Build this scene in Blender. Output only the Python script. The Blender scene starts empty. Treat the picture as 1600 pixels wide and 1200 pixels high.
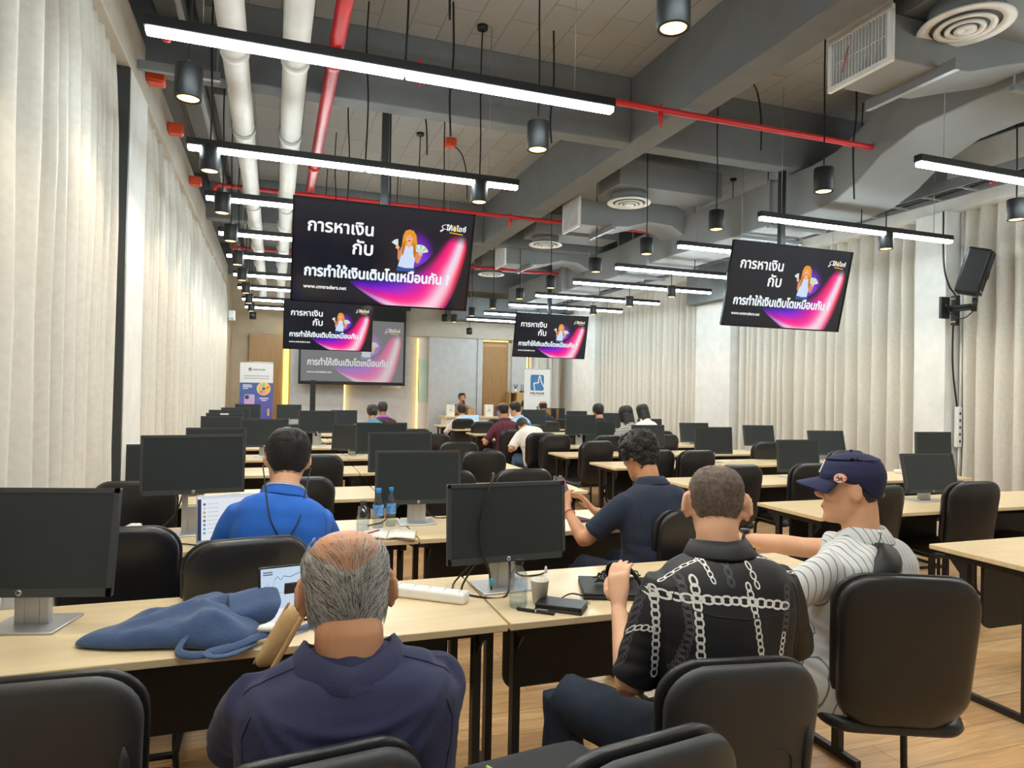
import bpy, bmesh, math, random
from math import sin, cos, pi, radians, sqrt
from mathutils import Vector, Matrix, noise, geometry
from mathutils.bvhtree import BVHTree

SC = bpy.context.scene
COL = SC.collection
random.seed(7)
V = Vector

# ------------------------------------------------------------------ camera, world, exposure
CAM_H = 1.52
cd = bpy.data.cameras.new('camera')
cd.sensor_width = 36.0
cd.lens = 1060.8 / 1600 * 36
cd.clip_start = 0.05
cd.clip_end = 60
cam = bpy.data.objects.new('camera', cd)
COL.objects.link(cam)
a_, b_, c_ = radians(19.35), radians(0.56), radians(1.115)
F_ = V((sin(a_) * cos(b_), cos(a_) * cos(b_), sin(b_)))
R_ = V((cos(a_), -sin(a_), 0))
U_ = R_.cross(F_)
R2 = R_ * cos(c_) + U_ * sin(c_)
U2 = -R_ * sin(c_) + U_ * cos(c_)
cam.matrix_world = Matrix(((R2.x, U2.x, -F_.x, 0), (R2.y, U2.y, -F_.y, 0), (R2.z, U2.z, -F_.z, CAM_H), (0, 0, 0, 1)))
SC.camera = cam
wd = bpy.data.worlds.new('world')
SC.world = wd
wd.use_nodes = True
wd.node_tree.nodes['Background'].inputs[0].default_value = (0.75, 0.85, 1, 1)
wd.node_tree.nodes['Background'].inputs[1].default_value = 0.3
vs = SC.view_settings
vs.view_transform = 'Standard'
vs.look = 'None'
vs.exposure = 0.0
vs.gamma = 1.0
vs.use_curve_mapping = False
SC.cycles.use_denoising = True
SC.cycles.max_bounces = 7
SC.cycles.diffuse_bounces = 4
SC.cycles.glossy_bounces = 3
SC.cycles.transmission_bounces = 5
SC.cycles.transparent_max_bounces = 12
SC.cycles.caustics_reflective = False
SC.cycles.caustics_refractive = False
SC.cycles.sample_clamp_indirect = 6.0
LED_STRENGTH = 49.0
SPOT_WATT = 34.0


# ------------------------------------------------------------------ materials
def lin(c):
    return tuple(((x / 255) / 12.92 if x <= 10 else ((x / 255 + 0.055) / 1.055) ** 2.4) for x in c)


def mat(name, rgb, rough=0.5, metal=0.0, var=0.06, vscale=6.0, bump=0.0, bscale=40.0, stretch=(1, 1, 1), coat=0.0, trans=0.0, spec=None, sss=0.0, sheen=0.0, ior=None):
    m = bpy.data.materials.new(name)
    m.use_nodes = True
    nt = m.node_tree
    p = nt.nodes['Principled BSDF']
    c = lin(rgb)
    p.inputs['Roughness'].default_value = rough
    p.inputs['Metallic'].default_value = metal
    if coat: p.inputs['Coat Weight'].default_value = coat
    if trans: p.inputs['Transmission Weight'].default_value = trans
    if spec is not None: p.inputs['Specular IOR Level'].default_value = spec
    if ior: p.inputs['IOR'].default_value = ior
    if sheen: p.inputs['Sheen Weight'].default_value = sheen
    if sss:
        p.inputs['Subsurface Weight'].default_value = sss
        p.inputs['Subsurface Radius'].default_value = (0.012, 0.005, 0.003)
    tc = nt.nodes.new('ShaderNodeTexCoord')
    mp = nt.nodes.new('ShaderNodeMapping')
    mp.inputs['Scale'].default_value = stretch
    nt.links.new(tc.outputs['Object'], mp.inputs[0])
    nz = nt.nodes.new('ShaderNodeTexNoise')
    nz.inputs['Scale'].default_value = vscale
    nz.inputs['Detail'].default_value = 4
    nt.links.new(mp.outputs[0], nz.inputs['Vector'])
    rp = nt.nodes.new('ShaderNodeValToRGB')
    rp.color_ramp.elements[0].position = 0.3
    rp.color_ramp.elements[1].position = 0.7
    rp.color_ramp.elements[0].color = tuple(max(0, x * (1 - var)) for x in c) + (1,)
    rp.color_ramp.elements[1].color = tuple(min(1, x * (1 + var)) for x in c) + (1,)
    nt.links.new(nz.outputs['Fac'], rp.inputs[0])
    nt.links.new(rp.outputs[0], p.inputs['Base Color'])
    if bump:
        n2 = nt.nodes.new('ShaderNodeTexNoise')
        n2.inputs['Scale'].default_value = bscale
        n2.inputs['Detail'].default_value = 3
        nt.links.new(mp.outputs[0], n2.inputs['Vector'])
        bp = nt.nodes.new('ShaderNodeBump')
        bp.inputs['Strength'].default_value = bump
        bp.inputs['Distance'].default_value = 0.01
        nt.links.new(n2.outputs['Fac'], bp.inputs['Height'])
        nt.links.new(bp.outputs[0], p.inputs['Normal'])
    return m


def emit(name, rgb, strength):
    m = bpy.data.materials.new(name)
    m.use_nodes = True
    nt = m.node_tree
    nt.nodes.clear()
    e = nt.nodes.new('ShaderNodeEmission')
    e.inputs[0].default_value = lin(rgb) + (1,)
    e.inputs[1].default_value = strength
    o = nt.nodes.new('ShaderNodeOutputMaterial')
    nt.links.new(e.outputs[0], o.inputs[0])
    return m


def attr_mat(name, emission, rough=0.4):
    """print or picture: colours come from the printed shapes themselves"""
    m = bpy.data.materials.new(name)
    m.use_nodes = True
    nt = m.node_tree
    p = nt.nodes['Principled BSDF']
    at = nt.nodes.new('ShaderNodeAttribute')
    at.attribute_name = 'Col'
    p.inputs['Roughness'].default_value = rough
    if emission:
        p.inputs['Base Color'].default_value = (0.004, 0.004, 0.005, 1)
        nt.links.new(at.outputs['Color'], p.inputs['Emission Color'])
        p.inputs['Emission Strength'].default_value = emission
    else:
        nt.links.new(at.outputs['Color'], p.inputs['Base Color'])
    return m


def wood_floor():
    m = mat('oak_plank_floor', (200, 160, 112), 0.32)
    nt = m.node_tree
    p = nt.nodes['Principled BSDF']
    tc = nt.nodes.new('ShaderNodeTexCoord')
    br = nt.nodes.new('ShaderNodeTexBrick')
    br.inputs['Scale'].default_value = 1.0
    br.inputs['Brick Width'].default_value = 1.25
    br.inputs['Row Height'].default_value = 0.19
    br.inputs['Mortar Size'].default_value = 0.0018
    br.inputs['Mortar'].default_value = lin((150, 112, 72)) + (1,)
    br.inputs['Color1'].default_value = lin((232, 194, 146)) + (1,)
    br.inputs['Color2'].default_value = lin((216, 174, 124)) + (1,)
    nt.links.new(tc.outputs['Object'], br.inputs['Vector'])
    mp = nt.nodes.new('ShaderNodeMapping')
    mp.inputs['Scale'].default_value = (1.2, 14, 1)
    nt.links.new(tc.outputs['Object'], mp.inputs[0])
    nz = nt.nodes.new('ShaderNodeTexNoise')
    nz.inputs['Scale'].default_value = 2.2
    nz.inputs['Detail'].default_value = 6
    nz.inputs['Distortion'].default_value = 1.2
    nt.links.new(mp.outputs[0], nz.inputs['Vector'])
    rp = nt.nodes.new('ShaderNodeValToRGB')
    rp.color_ramp.elements[0].position = 0.35
    rp.color_ramp.elements[0].color = (0.66, 0.60, 0.52, 1)
    rp.color_ramp.elements[1].position = 0.62
    rp.color_ramp.elements[1].color = (1.08, 1.05, 1.0, 1)
    nt.links.new(nz.outputs['Fac'], rp.inputs[0])
    mx = nt.nodes.new('ShaderNodeMix')
    mx.data_type = 'RGBA'
    mx.blend_type = 'MULTIPLY'
    mx.inputs[0].default_value = 0.6
    nt.links.new(br.outputs['Color'], mx.inputs[6])
    nt.links.new(rp.outputs[0], mx.inputs[7])
    nt.links.new(mx.outputs[2], p.inputs['Base Color'])
    return m


def slab_mat():
    """concrete planks of the slab soffit, painted grey, with open joints"""
    m = mat('painted_slab', (168, 165, 160), 0.9)
    nt = m.node_tree
    p = nt.nodes['Principled BSDF']
    tc = nt.nodes.new('ShaderNodeTexCoord')
    mp = nt.nodes.new('ShaderNodeMapping')
    mp.inputs['Rotation'].default_value = (0, 0, radians(90))
    nt.links.new(tc.outputs['Object'], mp.inputs[0])
    br = nt.nodes.new('ShaderNodeTexBrick')
    br.inputs['Scale'].default_value = 1.0
    br.inputs['Brick Width'].default_value = 0.62
    br.inputs['Row Height'].default_value = 0.24
    br.inputs['Mortar Size'].default_value = 0.006
    br.inputs['Mortar Smooth'].default_value = 0.3
    br.inputs['Mortar'].default_value = lin((96, 94, 92)) + (1,)
    br.inputs['Color1'].default_value = lin((160, 160, 160)) + (1,)
    br.inputs['Color2'].default_value = lin((148, 149, 150)) + (1,)
    nt.links.new(mp.outputs[0], br.inputs['Vector'])
    nz = nt.nodes.new('ShaderNodeTexNoise')
    nz.inputs['Scale'].default_value = 3
    nz.inputs['Detail'].default_value = 5
    nt.links.new(tc.outputs['Object'], nz.inputs['Vector'])
    mx = nt.nodes.new('ShaderNodeMix')
    mx.data_type = 'RGBA'
    nt.links.new(nz.outputs['Fac'], mx.inputs[0])
    nt.links.new(br.outputs['Color'], mx.inputs[6])
    mx.inputs[7].default_value = lin((156, 156, 156)) + (1,)
    nt.links.new(mx.outputs[2], p.inputs['Base Color'])
    return m


def thin_clear(name, rgb):
    m = bpy.data.materials.new(name); m.use_nodes = True
    nt = m.node_tree; nt.nodes.clear()
    t = nt.nodes.new('ShaderNodeBsdfTransparent'); t.inputs[0].default_value = lin(rgb) + (1,)
    g = nt.nodes.new('ShaderNodeBsdfGlossy'); g.inputs['Roughness'].default_value = .12
    lw = nt.nodes.new('ShaderNodeLayerWeight'); lw.inputs[0].default_value = .62
    mx = nt.nodes.new('ShaderNodeMixShader'); o = nt.nodes.new('ShaderNodeOutputMaterial')
    ge = nt.nodes.new('ShaderNodeNewGeometry'); sb = nt.nodes.new('ShaderNodeMath'); sb.operation = 'SUBTRACT'; sb.inputs[0].default_value = 1.0; sb.use_clamp = True
    ml = nt.nodes.new('ShaderNodeMath'); ml.operation = 'MULTIPLY'
    nt.links.new(ge.outputs['Backfacing'], sb.inputs[1]); nt.links.new(sb.outputs[0], ml.inputs[0]); nt.links.new(lw.outputs['Fresnel'], ml.inputs[1])
    nt.links.new(ml.outputs[0], mx.inputs[0]); nt.links.new(t.outputs[0], mx.inputs[1]); nt.links.new(g.outputs[0], mx.inputs[2]); nt.links.new(mx.outputs[0], o.inputs[0])
    return m


def stripe_mat(name, base, line, axis_rot, scale, width):
    m = mat(name, base, 0.8, bump=0.15, bscale=300)
    nt = m.node_tree
    p = nt.nodes['Principled BSDF']
    tc = nt.nodes.new('ShaderNodeTexCoord')
    mp = nt.nodes.new('ShaderNodeMapping')
    mp.inputs['Rotation'].default_value = axis_rot
    nt.links.new(tc.outputs['Object'], mp.inputs[0])
    wv = nt.nodes.new('ShaderNodeTexWave')
    wv.inputs['Scale'].default_value = scale
    wv.inputs['Distortion'].default_value = 0.12
    wv.inputs['Detail'].default_value = 1
    wv.inputs['Detail Scale'].default_value = 0.35
    nt.links.new(mp.outputs[0], wv.inputs['Vector'])
    rp = nt.nodes.new('ShaderNodeValToRGB')
    rp.color_ramp.elements[0].position = width
    rp.color_ramp.elements[0].color = lin(line) + (1,)
    rp.color_ramp.elements[1].position = width + 0.04
    rp.color_ramp.elements[1].color = lin(base) + (1,)
    nt.links.new(wv.outputs['Fac'], rp.inputs[0])
    nt.links.new(rp.outputs[0], p.inputs['Base Color'])
    return m


MT = {}
def defmats():
    d = dict(
        plaster=mat('white_painted_plaster', (232, 230, 226), 0.8, bump=0.05, bscale=60),
        soffit=mat('beige_painted_gypsum', (190, 181, 168), 0.8),
        beam=mat('grey_painted_beam', (110, 112, 114), 0.8, bump=0.1, bscale=12),
        duct=mat('grey_painted_duct', (128, 129, 130), 0.55, var=0.08, vscale=2),
        greywall=mat('grey_wall_panel', (196, 195, 196), 0.6),
        beigewall=mat('beige_wall_paint', (186, 166, 140), 0.7),
        doorwood=mat('brown_oak_veneer', (166, 124, 76), 0.45, var=0.14, vscale=5, stretch=(6, 6, 0.5)),
        birch=mat('pale_birch_laminate', (224, 202, 162), 0.28, var=0.07, vscale=3, stretch=(1.2, 12, 12)),
        edge=mat('birch_edge_band', (206, 172, 122), 0.4),
        blackmetal=mat('black_powder_coat', (26, 26, 28), 0.45),
        blackpanel=mat('black_laminate', (24, 24, 26), 0.5),
        leather=mat('black_leatherette', (32, 32, 34), 0.34, bump=0.08, bscale=220),
        shell=mat('dark_grey_moulded_plastic', (50, 51, 53), 0.48, bump=0.12, bscale=350),
        monitor=mat('charcoal_plastic', (58, 60, 61), 0.42),
        screen_off=mat('dark_matte_screen', (46, 51, 53), 0.35, spec=0.35),
        silver=mat('brushed_aluminium', (196, 197, 200), 0.35, 0.7, stretch=(1, 12, 1)),
        white_plastic=mat('white_plastic', (240, 240, 240), 0.35),
        curtain=mat('cream_curtain_linen', (222, 216, 206), 0.9, var=0.05, vscale=30, bump=0.1, bscale=220, sheen=0.1),
        pvc=mat('off_white_pvc_pipe', (206, 202, 196), 0.5),
        red=mat('red_fire_pipe_paint', (196, 34, 40), 0.4),
        orange=mat('orange_red_box', (214, 74, 36), 0.5),
        black=mat('black_lamp_can', (18, 18, 19), 0.5),
        cable=mat('black_cable', (14, 14, 15), 0.45),
        steel=mat('galvanised_steel', (150, 152, 154), 0.45, 0.6),
        led=emit('led_diffuser', (228, 246, 250), LED_STRENGTH),
        bulb=emit('warm_bulb', (255, 196, 116), 7.0),
        cove=emit('warm_cove_strip', (255, 214, 120), 3.2),
        ledyellow=emit('yellow_led_strip', (255, 232, 120), 2.0),
        slide=attr_mat('lit_slide', 1.0, 0.12),
        slide_proj=attr_mat('projected_slide', 0.72, 0.9),
        prints=attr_mat('printed_ink', 0, 0.45),
        glowscreen=attr_mat('lit_small_screen', 0.95, 0.2),
        glass=thin_clear('clear_plastic', (222, 232, 238)),
        paleglass=mat('pale_green_glass_panel', (176, 200, 194), 0.15),
        blackglossy=mat('black_gloss', (10, 10, 11), 0.15),
        denim=mat('blue_denim_cotton', (54, 77, 116), 0.9, var=0.12, vscale=25, bump=0.25, bscale=160, sheen=0.2),
        denim_dark=mat('dark_blue_lining', (30, 40, 66), 0.9),
        webbing=mat('white_webbing', (232, 230, 224), 0.8),
        tan=mat('tan_canvas', (190, 158, 110), 0.8, var=0.12, vscale=20, bump=0.2, bscale=120),
        paper=mat('paper', (240, 238, 230), 0.8),
        bluecap=mat('blue_bottle_cap', (40, 150, 226), 0.35),
        bluelabel=mat('blue_bottle_label', (96, 150, 216), 0.4, var=0.6, vscale=45),
        kraft=mat('kraft_cardboard', (190, 146, 96), 0.8),
        oak=mat('oak_cabinet_veneer', (186, 148, 98), 0.5, var=0.1, vscale=5, stretch=(6, 6, 0.5)),
        purple=mat('purple_card', (96, 84, 170), 0.6),
        tealblue=mat('cyan_plug', (40, 160, 190), 0.4),
        redpen=mat('red_pen', (180, 40, 50), 0.4),
        yellow=mat('yellow_sticky_note', (236, 226, 60), 0.7),
        green=mat('lime_zip_cord', (170, 220, 80), 0.6),
        bagfab=mat('black_nylon_bag', (38, 40, 42), 0.75, bump=0.2, bscale=400),
        # people
        skin_a=mat('skin_tan', (196, 140, 104), 0.5, var=0.08, vscale=14, sss=0.08),
        skin_b=mat('skin_light', (224, 172, 138), 0.5, var=0.07, vscale=14, sss=0.08),
        skin_c=mat('skin_brown', (168, 118, 86), 0.5, var=0.08, vscale=14, sss=0.08),
        hair_black=mat('black_hair', (24, 22, 22), 0.42, var=0.4, vscale=60, bump=0.5, bscale=260),
        hair_dark=mat('dark_brown_hair', (46, 40, 36), 0.45, var=0.35, vscale=60, bump=0.5, bscale=260),
        hair_grey=mat('grey_hair', (168, 164, 160), 0.5, var=0.3, vscale=70, bump=0.4, bscale=260),
        hair_buzz=mat('cropped_hair_over_scalp', (112, 95, 84), 0.6, var=0.3, vscale=90, bump=0.4, bscale=500),
        hair_white=mat('white_hair', (205, 202, 198), 0.5),
        navy=mat('navy_pique_polo', (40, 43, 76), 0.9, var=0.1, vscale=12, bump=0.25, bscale=420, sheen=0.06),
        royal=mat('royal_blue_polo', (30, 96, 190), 0.88, var=0.08, vscale=12, bump=0.2, bscale=420, sheen=0.05),
        darknavy=mat('dark_navy_tee', (32, 42, 64), 0.9, var=0.1, vscale=10, bump=0.2, bscale=400, sheen=0.05),
        blackshirt=mat('black_viscose_shirt', (22, 22, 27), 0.6, var=0.1, vscale=8),
        chain_white=mat('white_chain_print', (232, 230, 226), 0.6),
        chain_grey=mat('grey_chain_outline_print', (112, 112, 116), 0.6),
        striped=stripe_mat('pale_grey_pinstripe', (214, 217, 218), (120, 124, 132), (0, 0, 0), 17, 0.03),
        whiteshirt=mat('white_cotton', (232, 228, 222), 0.85),
        maroon=mat('maroon_check_shirt', (92, 40, 56), 0.85, var=0.3, vscale=40),
        paleblue=mat('pale_blue_shirt', (168, 200, 236), 0.85),
        teal=mat('teal_blouse', (84, 150, 176), 0.85),
        khaki=mat('khaki_jacket', (142, 124, 98), 0.85),
        darkcloth=mat('dark_cloth', (36, 36, 44), 0.85),
        bwstripe=stripe_mat('black_white_stripe', (60, 60, 62), (225, 225, 222), (0, radians(90), 0), 14, 0.35),
        lilac=mat('lilac_collar', (150, 90, 190), 0.8),
        trousers=mat('navy_cotton_trousers', (26, 38, 56), 0.85, var=0.12, vscale=8, bump=0.15, bscale=200),
        jeans=mat('blue_jeans', (88, 112, 150), 0.85, var=0.15, vscale=14),
        shoe=mat('grey_shoe', (170, 168, 164), 0.6),
        shoe_black=mat('black_shoe', (28, 28, 30), 0.5),
        cap=mat('navy_cap_twill', (30, 36, 76), 0.8, var=0.06, vscale=20, bump=0.15, bscale=500),
        eye=mat('eye_dark', (30, 22, 18), 0.2),
        lip=mat('lip', (176, 104, 90), 0.5),
    )
    d['floor'] = wood_floor()
    d['slab'] = slab_mat()
    MT.update(d)


defmats()


# ------------------------------------------------------------------ geometry helpers
class G:
    def __init__(s):
        s.v = []; s.f = []; s.m = []; s.sm = []; s.c = []

    def add(s, vs, fs, m=0, smooth=False, col=None):
        o = len(s.v)
        s.v += [V(p) for p in vs]
        if col is not None:
            s.c += ([col] * len(vs) if not isinstance(col, list) else col)
        for f in fs:
            s.f.append(tuple(i + o for i in f)); s.m.append(m); s.sm.append(smooth)

    def join(s, g, M=None, m=None):
        o = len(s.v)
        s.v += [(M @ p if M else p.copy()) for p in g.v]
        s.f += [tuple(i + o for i in f) for f in g.f]
        s.m += (g.m if m is None else [m] * len(g.m)); s.sm += g.sm; s.c += g.c
        return s

    def box(s, x0, x1, y0, y1, z0, z1, m=0, M=None):
        p = [V((x, y, z)) for z in (z0, z1) for y in (y0, y1) for x in (x0, x1)]
        if M: p = [M @ q for q in p]
        s.add(p, [(0, 2, 3, 1), (4, 5, 7, 6), (0, 1, 5, 4), (2, 6, 7, 3), (0, 4, 6, 2), (1, 3, 7, 5)], m)
        return s

    def loft(s, rings, m=0, smooth=True, cap=True, closed=False):
        n = len(rings[0]); vs = [p for r in rings for p in r]; fs = []
        R = len(rings)
        for i in range(R if closed else R - 1):
            a, b = i * n, ((i + 1) % R) * n
            for k in range(n):
                k2 = (k + 1) % n
                fs.append((a + k, a + k2, b + k2, b + k))
        if cap and not closed:
            fs.append(tuple(range(n - 1, -1, -1))); fs.append(tuple((R - 1) * n + k for k in range(n)))
        s.add(vs, fs, m, smooth)
        return s

    def tube(s, path, r, n=8, m=0, cap=True, flat=1.0, closed=False, ref=None):
        P = [V(p) for p in path]
        if not isinstance(r, (list, tuple)) and not closed and r <= .0131 and 4 <= len(P) <= 14:
            Q = []; E = [P[0]] + P + [P[-1]]
            for i in range(len(P) - 1):
                p0, p1, p2, p3 = E[i:i + 4]
                for j in range(5):
                    t = j / 5; Q.append(.5 * ((2 * p1) + (p2 - p0) * t + (2 * p0 - 5 * p1 + 4 * p2 - p3) * t * t + (3 * p1 - p0 - 3 * p2 + p3) * t ** 3))
            P = Q + [P[-1]]
        rs = r if isinstance(r, (list, tuple)) else [r] * len(P)
        rings = []; prev = V(ref) if ref else None
        N = len(P)
        for i, p in enumerate(P):
            if closed: t = P[(i + 1) % N] - P[i - 1]
            else: t = (P[min(i + 1, N - 1)] - P[max(i - 1, 0)])
            t = t.normalized() if t.length > 1e-9 else V((0, 0, 1))
            if prev is None: prev = V((0, 0, 1)) if abs(t.z) < 0.9 else V((1, 0, 0))
            u = (prev - t * prev.dot(t))
            u = u.normalized() if u.length > 1e-6 else t.orthogonal().normalized()
            w = t.cross(u); prev = u
            rings.append([p + (u * cos(2 * pi * k / n) * flat + w * sin(2 * pi * k / n)) * rs[i] for k in range(n)])
        return s.loft(rings, m, True, cap, closed)

    def lathe(s, prof, n=24, c=(0, 0, 0), m=0, smooth=True, cap=True):
        c = V(c)
        rings = [[c + V((r * cos(2 * pi * k / n), r * sin(2 * pi * k / n), z)) for k in range(n)] for r, z in prof]
        return s.loft(rings, m, smooth, cap)

    def ell(s, c, r, M=None, n=16, k=10, m=0):
        c = V(c); rings = []
        for i in range(k + 1):
            a = -pi / 2 + pi * i / k
            cr = max(cos(a), 0.02)
            ring = [V((r[0] * cr * cos(2 * pi * j / n), r[1] * cr * sin(2 * pi * j / n), r[2] * sin(a))) for j in range(n)]
            rings.append([c + (M @ p if M else p) for p in ring])
        return s.loft(rings, m)

    def prism(s, pts, ax, d, m=0, smooth=False):
        """polygon (list of 3D points) pushed along vector d"""
        n = len(pts); d = V(d)
        vs = [V(p) for p in pts] + [V(p) + d for p in pts]
        fs = [tuple(range(n - 1, -1, -1)), tuple(range(n, 2 * n))] + [(i, (i + 1) % n, n + (i + 1) % n, n + i) for i in range(n)]
        s.add(vs, fs, m, smooth)
        return s

    def mesh(s, name, mats, recalc=True):
        me = bpy.data.meshes.new(name)
        me.from_pydata([tuple(p) for p in s.v], [], s.f)
        for m_ in mats: me.materials.append(m_)
        me.polygons.foreach_set('material_index', s.m)
        me.polygons.foreach_set('use_smooth', s.sm)
        if s.c:
            at = me.color_attributes.new('Col', 'FLOAT_COLOR', 'POINT')
            at.data.foreach_set('color', [x for c in s.c for x in (lin(c) + (1,))])
        me.update()
        if recalc:
            bm = bmesh.new(); bm.from_mesh(me)
            bmesh.ops.recalc_face_normals(bm, faces=bm.faces)
            bm.to_mesh(me); bm.free()
        return me

    def build(s, name, mats, parent=None, loc=None, rz=0.0, bevel=0.0, seg=2, recalc=True, subsurf=0):
        if not isinstance(mats, (list, tuple)): mats = [mats]
        mats = [MT[x] if isinstance(x, str) else x for x in mats]
        o = bpy.data.objects.new(name, s.mesh(name, mats, recalc))
        COL.objects.link(o)
        if parent: o.parent = parent
        if loc: o.location = loc
        if rz: o.rotation_euler = (0, 0, rz)
        if bevel:
            b = o.modifiers.new('bevel', 'BEVEL'); b.width = bevel; b.segments = seg; b.limit_method = 'ANGLE'; b.angle_limit = radians(50)
            b.harden_normals = False
            for p in o.data.polygons: p.use_smooth = True
            try: o.data.set_sharp_from_angle(angle=radians(40))
            except Exception: pass
        if subsurf:
            q = o.modifiers.new('sub', 'SUBSURF'); q.levels = subsurf; q.render_levels = subsurf
        return o


def empty(name, loc=(0, 0, 0), rz=0.0):
    o = bpy.data.objects.new(name, None)
    COL.objects.link(o)
    o.location = loc; o.rotation_euler = (0, 0, rz); o.empty_display_size = 0.1
    return o


def tag(o, label, cat, group=None, kind=None):
    if label: o['label'] = label
    if cat: o['category'] = cat
    if group: o['group'] = group
    if kind: o['kind'] = kind
    return o


def struct(o, label=None):
    o['kind'] = 'structure'
    if label: o['label'] = label; o['category'] = 'structure'
    return o


KIDS = {}
def copy_tree(o, parent=None):
    c = o.copy(); COL.objects.link(c)
    if parent: c.parent = parent
    for ch in list(o.children): copy_tree(ch, c)
    return c


def place(proto, first, loc, rz=0.0, label=None, cat=None, group=None, scale=None):
    o = proto if first else copy_tree(proto)
    o.location = loc; o.rotation_euler = (0, 0, rz)
    if scale: o.scale = scale
    if label: o['label'] = label
    if cat: o['category'] = cat
    if group: o['group'] = group
    return o


ORD = ['first', 'second', 'third', 'fourth', 'fifth', 'sixth', 'seventh', 'eighth', 'ninth', 'tenth', 'eleventh', 'twelfth']


def text2d(body, size, bold=0.0):
    """triangles of a line of text in 2D; winding number decides what is ink"""
    c = bpy.data.curves.new('t', 'FONT'); c.body = body; c.size = size; c.fill_mode = 'NONE'; c.resolution_u = 3
    ob = bpy.data.objects.new('t', c); COL.objects.link(ob)
    dg = bpy.context.evaluated_depsgraph_get()
    me = bpy.data.meshes.new_from_object(ob.evaluated_get(dg))
    vs_ = [V((v.co.x, v.co.y)) for v in me.vertices]
    nxt = {}
    edges = [tuple(e.vertices) for e in me.edges]
    adj = {}
    for a, b in edges: adj.setdefault(a, []).append(b); adj.setdefault(b, []).append(a)
    seen = set(); loops = []
    for st in range(len(vs_)):
        if st in seen or st not in adj: continue
        lp = [st]; seen.add(st)
        cur = st + 1 if (st + 1) in adj[st] else adj[st][0]
        while cur not in seen:
            lp.append(cur); seen.add(cur)
            n_ = [q for q in adj[cur] if q not in seen]
            if not n_: break
            cur = n_[0]
        loops.append(lp)
    bpy.data.objects.remove(ob); bpy.data.meshes.remove(me); bpy.data.curves.remove(c)
    # clusters of loops whose boxes touch are triangulated together
    tris = []
    boxes = []
    for lp in loops:
        xs = [vs_[i].x for i in lp]; ys = [vs_[i].y for i in lp]
        boxes.append([min(xs), max(xs), min(ys), max(ys)])
    groups = []
    for i, b in enumerate(boxes):
        hit = [g for g in groups if any(not (b[1] < boxes[j][0] or boxes[j][1] < b[0] or b[3] < boxes[j][2] or boxes[j][3] < b[2]) for j in g)]
        ng = [i] + [j for g in hit for j in g]
        groups = [g for g in groups if g not in hit] + [ng]
    for g in groups:
        pts = []; ed = []
        polys = []
        for j in g:
            o = len(pts); lp = loops[j]
            pts += [vs_[i] for i in lp]; n = len(lp)
            ed += [(o + k, o + (k + 1) % n) for k in range(n)]
            polys.append([vs_[i] for i in lp])
        try:
            r = geometry.delaunay_2d_cdt(pts, ed, [], 0, 1e-6)
        except Exception:
            continue
        ov, of = r[0], r[2]
        for f in of:
            if len(f) != 3: continue
            a, b, c3 = (ov[k] for k in f)
            q = (a + b + c3) / 3
            w = 0
            for pl in polys:
                n = len(pl)
                for k in range(n):
                    p1, p2 = pl[k], pl[(k + 1) % n]
                    if (p1.y <= q.y) != (p2.y <= q.y):
                        x = p1.x + (q.y - p1.y) / (p2.y - p1.y) * (p2.x - p1.x)
                        if x > q.x: w += 1 if p2.y > p1.y else -1
            if w != 0: tris.append((a.copy(), b.copy(), c3.copy()))
    if bold:
        base = tris; tris = []
        for dx, dy in ((-bold, 0), (bold, 0), (0, -bold), (0, bold), (0, 0)):
            tris += [tuple(p + V((dx, dy)) for p in t) for t in base]
    return tris


TEXT_CACHE = {}
def text_fit(g, body, x0, x1, ybase, z, col, bold=0.0, hscale=None, put=None):
    """ink of a line fitted between x0 and x1 on baseline ybase (2D), layer depth z"""
    key = (body,)
    if key not in TEXT_CACHE: TEXT_CACHE[key] = text2d(body, 1.0)
    base = TEXT_CACHE[key]
    mn = min(p.x for t in base for p in t); mx = max(p.x for t in base for p in t)
    k = (x1 - x0) / (mx - mn); ky = k * (hscale or 1)
    offs = [(0, 0)] if not bold else [(-bold, 0), (bold, 0), (0, -bold), (0, bold)]
    vs_ = []; fs = []
    for i, (dx, dy) in enumerate(offs):
        for t in base:
            o = len(vs_)
            vs_ += [put(x0 + (p.x - mn) * k + dx, ybase + p.y * ky + dy, z + i * 0.00004) for p in t]
            fs.append((o, o + 1, o + 2))
    g.add(vs_, fs, 0, False, [col] * len(vs_) if col is not None else None)


def rrect(w, h, r, n=6):
    """rounded rectangle outline, centred"""
    pts = []
    for cx, cy, a0 in ((w / 2 - r, h / 2 - r, 0), (-w / 2 + r, h / 2 - r, 90), (-w / 2 + r, -h / 2 + r, 180), (w / 2 - r, -h / 2 + r, 270)):
        for i in range(n + 1):
            a = radians(a0 + 90 * i / n)
            pts.append((cx + r * cos(a), cy + r * sin(a)))
    return pts


def puff(outline, tf, tb, fn, p=3.0, rings=6):
    """padded panel: outline in (u,v), thickness tf in front and tb behind, fn(u,v,t)->point"""
    g = G()
    n = len(outline)
    cu = sum(q[0] for q in outline) / n; cv = sum(q[1] for q in outline) / n
    S = [1 - (1 - i / rings) ** 1.0 for i in range(rings + 1)]
    S = [0.12, 0.4, 0.65, 0.82, 0.92, 0.975, 1.0]
    R = []
    for s_ in S: R.append([fn(cu + (a - cu) * s_, cv + (b - cv) * s_, tf * (1 - s_ ** p) ** (1 / p) if s_ < 1 else 0) for a, b in outline])
    for s_ in S[-2::-1]: R.append([fn(cu + (a - cu) * s_, cv + (b - cv) * s_, -tb * (1 - s_ ** p) ** (1 / p)) for a, b in outline])
    g.loft(R, 0, True, True)
    return g


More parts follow.
